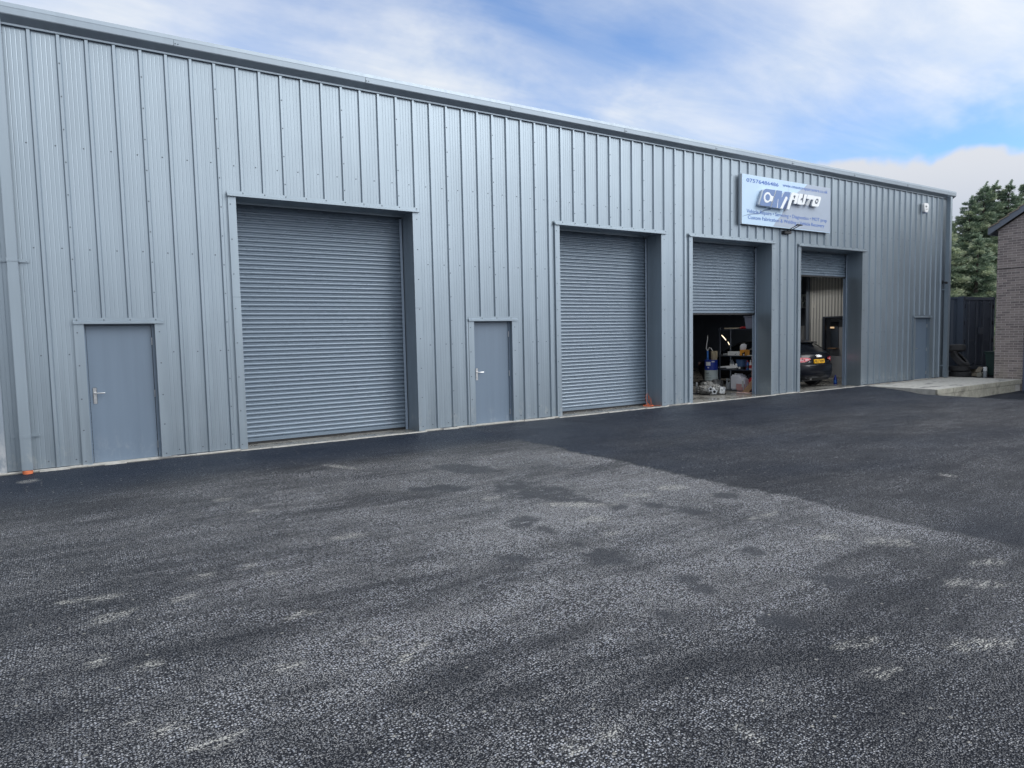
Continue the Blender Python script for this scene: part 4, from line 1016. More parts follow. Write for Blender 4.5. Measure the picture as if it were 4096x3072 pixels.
def jug(y, x, z, r, h, mm, label):
    t = thing('clear_jug', label, 'jug', (x, y, z))
    m = MB(); m.lathe([(r * .9, 0), (r, .02), (r, h * .6), (r * .75, h * .85), (r * .35, h)], (x, y, z), 16); m.build('jug_body', mm, t, smooth=True)
    h_ = MB(); h_.tube([(x - .01, y - r * .7, z + h * .2), (x - .01, y - r * 1.35, z + h * .35), (x - .01, y - r * 1.35, z + h * .8), (x - .01, y - r * .4, z + h)], .014, 6); h_.build('handle', mm, t, smooth=True)
jug(1.35, SX + .14, 1.206, .085, .17, 'jugclear', 'clear round jug with a handle standing on the orange box')
m = MB(); m.quad((SX + .1, 1.14, 1.205), (SX + .28, 1.12, 1.21), (SX + .25, .86, 1.36), (SX + .08, .86, 1.34)); m.quad((SX + .1, 1.14, 1.20), (SX + .28, 1.12, 1.205), (SX + .25, .86, 1.30), (SX + .08, .86, 1.28)); m.box(SX + .06, .88, 1.038, SX + .09, .915, 1.30); m.box(SX + .03, .95, 1.038, SX + .2, 1.13, 1.05)
o = m.build('paper_sheets', 'labelw', loc=(SX + .15, 1.0, 1.037)); tag(o, 'white papers and folder at the right end of the second shelf', 'papers')

def bottle(y, x, z, r, h, mm, cap, label, name='bottle', body2=None):
    t = thing(name, label, 'bottle', (x, y, z))
    m = MB(); m.lathe([(r * .92, 0), (r, .01), (r, h * .62), (r * .5, h * .8), (r * .38, h * .84), (r * .38, h * .9)], (x, y, z), 14); m.build('bottle_body', mm, t, smooth=True)
    c = MB(); c.lathe([(r * .42, h * .9), (r * .40, h), (r * .2, h * 1.02)], (x, y, z), 10); c.build('cap', cap, t)
    l = MB(); l.lathe([(r * 1.01, h * .18), (r * 1.01, h * .5)], (x, y, z), 14); l.build('paper_label', body2 or 'labelw', t)
Z3 = .633
bottle(1.79, SX + .2, Z3, .062, .30, 'greyplastic', 'black', 'clear plastic bottle behind the paper rolls on the third shelf')
m = MB(); m.tube([(SX + .03, 2.12, Z3 + .045), (SX + .06, 1.75, Z3 + .075), (SX + .10, 1.50, Z3 + .10)], [.026, .032, .036], 10); m.tube([(SX - .02, 1.80, Z3 + .04), (SX + .06, 1.47, Z3 + .07)], [.026, .036], 10); m.tube([(SX + .08, 1.55, Z3 + .12), (SX + .12, 1.46, Z3 + .16)], [.05, .03], 8)
o = m.build('paper_rolls', 'labelw', loc=(SX + .05, 1.75, Z3), smooth=True); tag(o, 'white rolled paper tubes jutting from the third shelf', 'paper rolls')
def tubb():
    t = thing('blue_bucket', 'blue tinted see-through bucket on the third shelf', 'bucket', (SX + .2, 1.44, Z3))
    m = MB(); m.lathe([(.135, 0), (.16, .27), (.168, .27), (.168, .285), (.155, .285)], (SX + .2, 1.44, Z3), 22); m.build('bucket_body', 'bluetint', t, smooth=True)
    l = MB(); l.box(SX + .045, 1.37, Z3 + .02, SX + .05, 1.43, Z3 + .08); l.build('paper_label', 'labelw', t)
    d = MB(); d.lathe([(.138, .005), (.146, .085)], (SX + .2, 1.44, Z3), 22); d.build('dark_contents', 'black', t)
tubb()
bottle(1.14, SX + .08, Z3, .040, .26, 'bluepl', 'redplastic', 'dark blue bottle with a red top beside the bucket', body2='inkdark')
bottle(1.02, SX + .05, Z3, .036, .28, 'labelw', 'labelw', 'slim white spray bottle at the front of the third shelf', body2='redplastic')
bottle(.96, SX + .10, Z3, .038, .24, 'redplastic', 'black', 'small red bottle at the right end of the third shelf', body2='inkdark')
m = MB(); m.box(SX + .2, .98, Z3, SX + .42, 1.30, Z3 + .2); o = m.build('red_tin', 'redplastic', loc=(SX + .3, 1.0, Z3), bevel=.008); tag(o, 'square red tin behind the small bottles', 'tin')
m = MB(); m.box(SX + .1, .90, 1.00, SX + .13, 1.58, 1.005); o = m.build('steel_strip', 'galv', loc=(SX + .1, 1.2, .66)); bpy.data.objects.remove(o)

def jerrycan(y0, y1, x, z, h, mm, label, cap, level=None, d=.24):
    t = thing('jerrycan', label, 'jerrycan', (x + d / 2, (y0 + y1) / 2, z))
    m = MB(); m.box(x, y0, z, x + d, y1, z + h * .95); o = m.build('can_body', mm, t, bevel=.04, smooth=True)
    n = MB(); n.lathe([(.035, 0), (.033, h * .10)], (x + d / 2, y1 - .09, z + h * .93), 12); n.build('cap', cap, t)
    hd = MB(); hd.tube([(x + d / 2, y0 + .05, z + h * .86), (x + d / 2, y0 + .06, z + h * .985), (x + d / 2, y1 - .15, z + h * .985), (x + d / 2, y1 - .14, z + h * .86)], .017, 8); hd.build('handle', mm, t, smooth=True)
    if level:
        l = MB(); l.box(x - .003, y0 + .004, z + .004, x + d * .9, y1 - .004, z + h * level); l.build('liquid', 'jugpink', t, bevel=.038, smooth=True)
        q = MB(); q.box(x - .006, y0 + .012, z + .13, x - .0035, y0 + .08, z + .33); q.cur = 1
        for k in range(6): q.box(x - .0075, y0 + .02, z + .15 + .028 * k, x - .0062, y0 + .072, z + .158 + .028 * k)
        q.build('paper_label', ['labelw', 'inkdark'], t)
Z4 = .034
jerrycan(1.29, 1.68, SX - .02, Z4, .47, 'jugclear', 'big cloudy white jerrycan on the bottom shelf', 'white', d=.28)
jerrycan(1.10, 1.41, SX - .12, Z4 - .02, .40, 'jugclear', 'jerrycan half full of pink fluid in front of the white one', 'white', .64, d=.25)
jerrycan(.86, 1.09, SX + .02, Z4, .40, 'redplastic', 'red fuel can at the right end of the bottom shelf', 'black', d=.2)
m = MB(); m.box(SX + .32, 1.02, Z4, SX + .45, 1.35, Z4 + .46); o = m.build('dark_can', 'darksteel', loc=(SX + .38, 1.2, Z4), bevel=.03); tag(o, 'dark oil can behind the pink jerrycan', 'oil can')
t = thing('oil_bottle', 'grey moulded oil bottle with a loop handle at the left of the jerrycans', 'oil bottle', (SX + .05, 1.775, Z4))
m = MB(); m.box(SX - .02, 1.715, Z4, SX + .10, 1.845, Z4 + .21); m.build('bottle_body', 'greyplastic', t, bevel=.02, smooth=True)
m = MB(); m.tube([(SX + .04, 1.72, Z4 + .2), (SX + .04, 1.72, Z4 + .29), (SX + .04, 1.80, Z4 + .32), (SX + .04, 1.84, Z4 + .2)], .018, 7); m.build('handle', 'greyplastic', t, smooth=True)
m = MB(); m.lathe([(.022, .2), (.02, .33)], (SX + .04, 1.84, Z4), 8); m.build('spout', 'greyplastic', t, smooth=True)
m = MB(); m.quad((SX - .30, .80, .02), (SX - .30, 1.02, .02), (SX - .05, .80, .46), (SX - .05, .62, .46)); m._add([(SX - .31, .80, .02), (SX - .31, 1.03, .02), (SX - .08, .88, .36), (SX - .08, .70, .36), (SX - .29, .80, .02), (SX - .29, 1.03, .02), (SX - .06, .88, .365), (SX - .06, .70, .365)], [(0, 1, 2, 3), (4, 5, 6, 7), (0, 1, 5, 4), (1, 2, 6, 5), (2, 3, 7, 6), (3, 0, 4, 7)])
m.v = m.v[4:]; m.f = [tuple(i - 4 for i in f) for f in m.f[1:]]; m.m = m.m[1:]
o = m.build('cardboard_piece', 'card', loc=(SX - .2, .85, .012)); tag(o, 'brown cardboard piece leaning against the red can', 'cardboard')
m = MB()
for k in range(9): m.tube([(15.75 + .03 * k, .98 - .045 * k, .025 + .01 * math.sin(k)), (15.80 + .03 * k, .94 - .05 * k, .03 + .012 * math.cos(k * 2))], .014, 6)
o = m.build('red_white_strap', 'strap', loc=(15.85, .8, .012)) if False else None
MAT['strap'] = mat('red_white_strap', (0.62, 0.38, 0.36), 0.7, var=0.8, nscale=25)
o = m.build('ratchet_strap', 'strap', loc=(15.85, .8, .012)); tag(o, 'red and white strap lying on the floor by the right jamb', 'strap')

# hand chain beside the guide
m = MB()
for k in range(24):
    z = .26 + k * .033; m.tube([(15.872 + .006 * (k % 2), .56, z), (15.872 - .006 * (k % 2), .56 + .008 * ((k + 1) % 2), z + .026)], .007, 5)
o = m.build('hand_chain', 'strap', loc=(15.87, .56, .2)); tag(o, 'red and white hand chain hanging beside the half raised door', 'chain')

def drum():
    cx, cy, r = 16.22, 2.28, .192; z0 = .20
    t = thing('oil_drum', 'blue and white oil drum with paper labels standing left of the shelving', 'drum', (cx, cy, .012))
    b = MB(); b.box(cx - .24, cy - .24, .012, cx + .24, cy + .24, .295); b.build('drum_stand', 'black', t)
    w = MB(); w.lathe([(r, .296), (r + .006, .30), (r + .006, .315), (r, .32), (r, .585), (r + .006, .592), (r + .006, .602), (r, .606)], (cx, cy, 0), 28); w.build('drum_base', 'whitedrum', t, smooth=True)
    u = MB(); u.lathe([(r - .001, .607), (r + .006, .612), (r - .001, .62), (r - .001, .885), (r + .006, .892), (r + .006, .905), (r - .012, .905), (r - .012, .898)], (cx, cy, 0), 28); u.build('drum_top', 'bluedrum', t, smooth=True)
    def cyl(x, d, z, ang0=math.radians(214)): 
        a = ang0 + x / r; return (cx + (r + d) * math.cos(a), cy + (r + d) * math.sin(a), z)
    l = MB()
    for (x0, x1, za, zb) in ((-.15, .0, .74, .85), (.03, .12, .845, .875), (-.09, -.04, .665, .70)):
        vs = []
        for k in range(7):
            x = x0 + (x1 - x0) * k / 6; vs += [cyl(x, .004, za), cyl(x, .004, zb)]
        l._add(vs, [(2 * k, 2 * k + 2, 2 * k + 3, 2 * k + 1) for k in range(6)])
    l.build('paper_label', 'labelw', t, fix=False)
    k = MB(); fc = lambda x, d, z: cyl(x, .004 - d, z)
    text_mesh(k, 'HER', -.15, -.04, .485, .535, 0, .002, .008, face=fc); text_mesh(k, 'lubricants', -.15, .02, .45, .468, 0, .002, 0, face=fc); text_mesh(k, 'oil.com', -.13, .02, .365, .40, 0, .002, 0, face=fc); k.build('drum_lettering', 'inkdark', t, fix=False)
drum()
jz = .906
t = thing('amber_jug', 'cloudy amber measuring jug standing on the blue drum', 'jug', (16.24, 2.19, jz))
m = MB(); m.lathe([(.085, 0), (.09, .01), (.095, .22), (.102, .262), (.09, .262)], (16.24, 2.19, jz), 18); m.build('jug_body', 'jugamber', t, smooth=True)
m = MB(); m.tube([(16.2, 2.10, jz + .24), (16.19, 2.06, jz + .22), (16.19, 2.06, jz + .1), (16.2, 2.10, jz + .06)], .012, 6); m.build('handle', 'jugamber', t, smooth=True)
t = thing('grease_gun', 'blue grease gun with a white hose standing on the drum', 'grease gun', (16.17, 2.37, jz))
m = MB(); m.lathe([(.03, 0), (.03, .25), (.022, .27)], (16.17, 2.37, jz), 12); m.build('barrel', 'bluepl', t, smooth=True)
m = MB(); m.tube([(16.17, 2.37, jz + .27), (16.16, 2.42, jz + .34), (16.16, 2.40, jz + .48), (16.15, 2.36, jz + .62), (16.15, 2.355, jz + .74)], [.011, .011, .011, .010, .004], 7)
m.tube([(16.17, 2.37, jz + .27), (16.15, 2.34, jz + .30), (16.15, 2.29, jz + .37), (16.15, 2.22, jz + .34), (16.17, 2.19, jz + .27)], .010, 7); m.build('hose', 'white', t, smooth=True)

def gearbox():
    t = thing('gearbox', 'bare aluminium gearbox casing lying on the floor at the half raised door', 'gearbox', (15.0, 1.2, .012))
    rg = random.Random(3); m = MB()
    view = Vector((-.76, -.65, 0))
    def hull(c, r, n_rib, spin):
        """an irregular cast lobe with proud ribs and bosses"""
        c = Vector(c); vs = []; nu, nv = 14, 9
        for a in range(nv + 1):
            th = math.pi * a / nv
            for b_ in range(nu):
                ph = 2 * math.pi * b_ / nu + spin; k = 1 + .16 * rg.uniform(-1, 1) + (.10 if b_ % 2 else -.06)
                vs.append((c.x + r[0] * k * math.sin(th) * math.cos(ph), c.y + r[1] * k * math.sin(th) * math.sin(ph), max(.02, c.z + r[2] * (1 + .1 * rg.uniform(-1, 1)) * math.cos(th))))
        m._add(vs, [(a * nu + b_, a * nu + (b_ + 1) % nu, (a + 1) * nu + (b_ + 1) % nu, (a + 1) * nu + b_) for a in range(nv) for b_ in range(nu)])
        for k in range(n_rib):
            ph = 2 * math.pi * k / n_rib + spin; P = []
            for a in range(2, 8):
                th = math.pi * a / 9; P.append((c.x + r[0] * 1.06 * math.sin(th) * math.cos(ph), c.y + r[1] * 1.06 * math.sin(th) * math.sin(ph), max(.03, c.z + r[2] * 1.04 * math.cos(th))))
            m.tube(P, .011, 5)
        for k in range(n_rib):
            ph = rg.uniform(0, 6.28); th = rg.uniform(.5, 2.0); d = Vector((math.sin(th) * math.cos(ph), math.sin(th) * math.sin(ph), math.cos(th)))
            m.lathe([(.026, -.02), (.022, .028), (.010, .029)], c + Vector((r[0] * d.x, r[1] * d.y, r[2] * d.z)), 7, d)
    hull((14.83, 1.30, .15), (.15, .24, .13), 11, .2); hull((15.05, 1.16, .16), (.17, .17, .14), 12, .5); hull((14.99, 1.36, .27), (.15, .17, .10), 9, .1)
    m.box(14.84, 1.12, .02, 15.14, 1.42, .08)
    m.build('casing', 'alloy', t)
    f = MB()
    for cx, cy, cz, r in ((14.745, 1.03, .185, .055), (14.81, .955, .115, .062)):
        f.lathe([(r * .62, .0), (r, .0), (r, .05), (r * .62, .05)], (cx, cy, cz), 16, -view, closed=True)
        for k in range(5):
            a = 2 * math.pi * k / 5 + .3; f.lathe([(.015, 0), (.015, .04)], (cx + r * 1.1 * math.cos(a) * .65, cy - r * 1.1 * math.cos(a) * .76, cz + r * 1.1 * math.sin(a)), 7, -view)
    f.build('flange', 'alloybright', t)
    h = MB(); h.lathe([(.034, 0), (.034, .006)], Vector((14.745, 1.03, .185)) - view * .02, 14, -view); h.lathe([(.038, 0), (.038, .006)], Vector((14.81, .955, .115)) - view * .02, 14, -view); h.build('bore', 'rubber', t)
    p = MB(); P = []
    for k in range(12):
        a = 2 * math.pi * k / 12; q = .095 + .035 * ((k * 5) % 3) / 2; P.append((15.12 + q * 1.1 * math.cos(a), .14 + q * .95 * math.sin(a)))
    p.ngonprism(P, .93, .98); p.lathe([(.05, 0), (.035, .03)], (15.10, .93, .17), 10, (0, -1, 0)); p.lathe([(.03, 0), (.022, .025)], (15.17, .93, .10), 8, (0, -1, 0)); p.build('end_cover', 'alloybright', t, bevel=.006)
MAT['alloybright'] = mat('bright_aluminium', (0.74, 0.75, 0.76), 0.3, metal=0.85, var=0.1)
gearbox()
m = MB(); m.lathe([(.10, 0), (.15, .05), (.16, .2), (.10, .32), (.05, .34)], (16.05, 1.95, .012), 10)
for k in range(12): m.tube([(16.05 + .15 * math.cos(k), 1.95 + .15 * math.sin(k), .05), (16.05 + .11 * math.cos(k + .5), 1.95 + .11 * math.sin(k + .5), .32)], .018, 5)
o = m.build('engine_part', 'darkalloy', loc=(16.05, 1.95, .012), bevel=.004) if False else None
MAT['darkalloy'] = mat('oily_aluminium', (0.16, 0.165, 0.175), 0.45, metal=0.5, var=0.5, nscale=14)
o = m.build('engine_part', 'darkalloy', loc=(16.05, 1.95, .012)); tag(o, 'dark oily ribbed engine part on the floor between the drum and the oil bottle', 'engine part')
t = thing('axle_stand', 'upright steel bar on a foot, left of the gearbox', 'stand', (14.82, 1.6, .012))
m = MB(); m.tube([(14.82, 1.6, .02), (14.83, 1.6, .34)], [.022, .028], 8); m.build('bar', 'galv', t)
m = MB(); m.box(14.70, 1.52, .012, 14.94, 1.68, .035); m.build('foot', 'darksteel', t)
def strip_light(x, y, z, length, power, label):
    t = thing('batten_light', label, 'light', (x, y, z))
    h = MB(); h.box(x - .09, y - length / 2, z, x + .09, y + length / 2, z + .05)
    for sx in (-1, 1): h._add([(x + sx * .09, y - length / 2, z + .003), (x + sx * .09, y + length / 2, z + .003), (x + sx * .15, y + length / 2, z - .11), (x + sx * .15, y - length / 2, z - .11), (x + sx * .094, y - length / 2, z + .003), (x + sx * .094, y + length / 2, z + .003), (x + sx * .154, y + length / 2, z - .11), (x + sx * .154, y - length / 2, z - .11)], [(0, 1, 2, 3), (7, 6, 5, 4), (0, 1, 5, 4), (2, 3, 7, 6)])
    h.build('reflector', 'labelw', t)
    g = MB(); g.tube([(x, y - length / 2 + .05, z - .02), (x, y + length / 2 - .05, z - .02)], .014, 8); g.build('lit_tube', 'glow', t)
    l = bpy.data.lights.new('batten_lamp', 'AREA'); l.shape = 'RECTANGLE'; l.size = .06; l.size_y = length - .1; l.energy = power; l.color = (1.0, .96, .90)
    lo = bpy.data.objects.new('batten_lamp', l); COL.objects.link(lo); lo.parent = t; lo.location = (0, 0, -.045)
    w = MB()
    for yy in (y - length * .4, y + length * .4): w.tube([(x, yy, z + .05), (x, yy, 6.0)], .004, 4)
    w.build('suspension_wire', 'black', t)
strip_light(21.3, 3.6, 3.97, 2.0, 40, 'batten light hung beside the cream partition, switched on above the black hatchback')
strip_light(14.3, 1.9, 4.35, 1.5, 30, 'batten light hung in the shelving bay, switched on high behind the half raised door')
# two reflected glints behind the rack, added as glowing strips, not lamps
for (P, lb) in ((((17.2, 2.72, 1.63), (17.2, 2.64, 1.565), (17.2, 2.55, 1.475)), 'upper thin warm reflected glint, added as a glowing strip in the dark behind the shelving'),
               (((17.2, 2.48, 1.42), (17.2, 2.42, 1.34), (17.2, 2.36, 1.22)), 'lower thin warm reflected glint, added as a glowing strip in the dark behind the shelving')):
    m = MB(); m.tube(P, [.006, .010, .007], 6); o = m.build('glint_strip', 'glow', loc=P[1]); tag(o, lb, 'light')

# ------------------------------------------------------------------ inside the far bay
def office():
    t = thing('office_partition', 'cream corrugated partition with a dark doorway inside the far open bay', 'partition', (23.3, 2.0, .012))
    X = 23.3; mb = MB(); pitch = .118
    def strip(y0, y1, z0, z1):
        n = int((y1 - y0) / pitch) + 1; pts = []
        for k in range(n):
            y = y0 + k * pitch; pts += [(y, 0), (y + .035, 0), (y + .052, .035), (y + .10, .035)]
        pts = [(min(y, y1), d) for y, d in pts] + [(y1, 0)]
        for (a, da), (b, db) in zip(pts[:-1], pts[1:]):
            if b - a > 1e-5: mb.quad((X - da, a, z0), (X - da, b, z0), (X - da, b, z1), (X - da, a, z1))
    strip(3.18, 3.72, .012, 2.145); strip(.1, 3.72, 2.145, 5.6)
    mb.build('corrugated_sheet', 'liner', t, fix=False)
    f = MB(); f.box(X - .07, 3.10, .012, X + .05, 3.18, 2.20); f.box(X - .07, 1.6, 2.145, X + .05, 3.10, 2.20); f.build('door_frame', 'darksteel', t)
    c = MB(); c.box(X - .10, 3.72, .012, X + .06, 3.84, 5.8); c.build('corner_post', 'steelblue', t)
    w = MB(); w.box(X + .30, 1.4, .012, X + .34, 3.10, 2.14); w.build('inner_panel', 'board', t)
    h = MB(); h.box(X + .27, 2.78, 1.06, X + .299, 3.08, 2.0); h.build('hatch', 'inkdark', t)
    k = MB(); k.box(X + .10, 2.76, 1.03, X + .30, 3.09, 1.06); k.build('ledge', 'card', t)
    l = MB(); l.tube([(X + .22, 3.05, 1.80), (X + .22, 2.92, 1.795)], .03, 8); l.build('small_lamp', 'brass', t)
    s = MB(); s.box(X + .285, 2.50, 1.14, X + .30, 2.56, 1.24); s.build('switch_plate', 'labelw', t)
    rr = MB(); rr.box(X + .02, .1, 2.14, 25.3, 3.72, 2.2); rr.build('office_ceiling', 'inner', t)
MAT['steelblue'] = mat('blue_steel_column', (0.14, 0.17, 0.22), 0.5)
office()
def js():
    t = thing('wall_sign', 'white board lettered JU with a round grey emblem, far inside the bay', 'sign', (25.3, 5.3, 2.6))
    m = MB(); m.box(25.30, 4.90, 2.62, 25.33, 5.75, 3.19); m.build('board', 'labelw', t)
    k = MB(); text_mesh(k, 'JU', 0, 1, 0, 1, 0, .01, .012, face=lambda x, d, z: (25.298 + d * .3, 5.40 - x * .27, 2.93 + z * .16)); k.build('lettering', 'inkdark', t, fix=False)
    e = MB(); e.lathe([(.12, 0), (.11, .006)], (25.296, 5.24, 2.76), 18, (-1, 0, 0)); e.build('round_emblem', 'greyplastic', t)
js()
t = thing('steel_cabinet', 'pale cabinet against the back of the far bay below the JU board', 'cabinet', (25.1, 5.3, .012))
m = MB(); m.box(24.85, 5.0, .012, 25.3, 5.75, 1.9); m.build('cabinet_body', 'board', t, bevel=.01)
m = MB(); m.box(24.835, 5.03, .1, 24.849, 5.36, 1.86); m.build('cabinet_door', 'board', t)
m = MB(); m.box(24.835, 5.38, .1, 24.849, 5.72, 1.86); m.build('cabinet_door', 'board', t)
bottle(.84, 20.27, .012, .05, .29, 'bluedrum', 'bluedrum', 'tall deep blue bottle on the floor by the right jamb of the far bay', body2='bluepl')
def tyre(name, label, c, axis, group, R=.32, w=.19):
    m = MB(); r0 = R * .62
    prof = [(r0, -w / 2 + .01), (R * .80, -w / 2), (R * .96, -w * .42), (R, -w * .34)]
    for k in (-.22, -.02, .2): prof += [(R, (k - .035) * w), (R - .012, (k - .03) * w), (R - .012, (k + .03) * w), (R, (k + .035) * w)]
    prof += [(R, w * .34), (R * .96, w * .42), (R * .80, w / 2), (r0, w / 2 - .01), (r0 - .015, w * .36), (r0 + .02, w * .2), (R * .9, w * .15), (R * .9, -w * .15), (r0 + .02, -w * .2), (r0 - .015, -w * .36)]
    m.lathe(prof, c, 40, axis, closed=True)
    o = m.build(name, 'tyre', loc=c, smooth=True); tag(o, label, 'tyre', group); return o
tyre('tyre', 'dark tyre standing in the shadow by the right jamb of the far bay', (20.9, 1.9, .32), (.8, -.6, .1), None)
TG = 'old tyres stacked by the far corner'
tyre('tyre', 'worn tyre lying flat at the bottom of the pile by the corner', (26.08, -.18, .095), (0, 0, 1), TG, .335)
tyre('tyre', 'worn tyre lying flat, second from the bottom of the pile', (26.04, -.16, .285), (.04, 0, 1), TG, .34, .185)
tyre('tyre', 'tilted worn tyre showing its hollow, leaning in the middle of the pile', (25.98, -.20, .60), (.12, -.70, .62), TG, .34, .21)
tyre('tyre', 'worn tyre with grooved tread topmost on the pile', (25.80, -.10, .985), (.10, .12, 1), TG, .335, .23)

# ------------------------------------------------------------------ shipping container, bin, clutter
def container():
    x0, x1, y0, y1, z0, z1 = 26.53, 28.97, -.03, 6.03, .20, 2.79
    t = thing('shipping_container', 'dark blue steel shipping container between the workshop corner and the brick house', 'container', (27.75, 3, .2))
    m = MB(); pts = []
    y = y0 + .12; k = 0
    while y < y1 - .15:
        pts += [(y, 0), (y + .07, 0), (y + .14, .036), (y + .21, .036)]; y += .278
    for s, X in ((1, x0 + .01), (-1, x1 - .01)):
        for (a, da), (b, db) in zip(pts[:-1], pts[1:]): m.quad((X + s * da, a, z0 + .15), (X + s * db, b, z0 + .15), (X + s * db, b, z1 - .08), (X + s * da, a, z1 - .08))
    m.box(x0 + .05, y0 + .1, z1 - .05, x1 - .05, y1 - .05, z1 - .03); m.box(x0 + .05, y1 - .06, z0 + .1, x1 - .05, y1 - .03, z1 - .05)
    m.build('side_panel', 'container', t, fix=False)
    f = MB()
    for xa in (x0, x1 - .12):
        for ya in (y0, y1 - .12): f.box(xa, ya, z0, xa + .12, ya + .12, z1)
    for xa in (x0, x1 - .07): f.box(xa, y0 + .12, z1 - .085, xa + .07, y1 - .12, z1 - .005); f.box(xa, y0 + .12, z0, xa + .07, y1 - .12, z0 + .15)
    f.box(x0 + .12, y0, z1 - .12, x1 - .12, y0 + .1, z1 - .01); f.box(x0 + .12, y0, z0, x1 - .12, y0 + .1, z0 + .13)
    f.build('corner_frame', 'container', t, bevel=.008)
    c = MB()
    for xa in (x0 - .004, x1 - .158):
        for za in (z0 - .004, z1 - .112): c.box(xa, y0 - .006, za, xa + .162, y0 + .17, za + .118)
    co = c.build('corner_casting', 'container', t, bevel=.012)
    h = MB()
    for xa in (x0 + .05, x1 - .11):
        for za in (z0 + .03, z1 - .085): h.box(xa, y0 - .008, za, xa + .06, y0 - .005, za + .06)
    h.build('casting_hole', 'rubber', co)
    xm = (x0 + x1) / 2
    for a, b in ((x0 + .135, xm - .012), (xm + .012, x1 - .135)):
        d = MB(); d.box(a, y0 + .02, z0 + .15, b, y0 + .06, z1 - .13)
        do = d.build('door', 'container', t, bevel=.006)
        q = MB()
        q.box(a + .06, y0 + .004, z0 + .20, a + .16, y0 + .019, z1 - .18); q.box(b - .16, y0 + .004, z0 + .20, b - .06, y0 + .019, z1 - .18); q.build('stiffener', 'container', do)
        for xx in ((a + b) / 2 - .28, (a + b) / 2 + .28):
            lb = MB()
            lb.tube([(xx, y0 - .02, z0 + .14), (xx, y0 - .02, z1 - .12)], .018, 8)
            for z in (z0 + .25, z0 + .9, z1 - .8, z1 - .25): lb.box(xx - .05, y0 - .012, z - .03, xx + .05, y0 + .02, z + .03)
            lb.build('locking_bar', 'galvdark', do)
        hh = MB(); hh.box((a + b) / 2 - .28, y0 - .045, z0 + 1.02, (a + b) / 2 + .12, y0 - .03, z0 + 1.06); hh.build('handle', 'galvdark', do)
        xh = a - .02 if a < xm - .5 else b
        for z in (z0 + .35, z0 + 1.0, z0 + 1.65, z1 - .35):
            hg = MB(); hg.box(xh, y0 - .008, z - .07, xh + .03, y0 + .04, z + .07); hg.build('hinge', 'rubber', do)
    lk = MB(); lk.box(xm - .16, y0 - .09, z0 + 1.25, xm + .16, y0 - .02, z0 + 1.50); lk.build('lock_box', 'galvdark', t, bevel=.01)
    e = MB(); e.box(xm + .12, y0 - .05, z1 - .10, xm + .15, y0, z1 + .02) if False else None
MAT['galvdark'] = mat('painted_bar', (0.085, 0.10, 0.13), 0.5)
container()
for x, w in ((26.6, 'left corner'), (27.6, 'middle'), (28.6, 'right corner')):
    m = MB(); m.box(x, -.1, .0, x + .25, .25, .19); o = m.build('timber_bearer', 'timber', loc=(x, 0, 0)); tag(o, 'timber block under the %s of the dark container front' % w, 'timber block', 'blocks under the container')
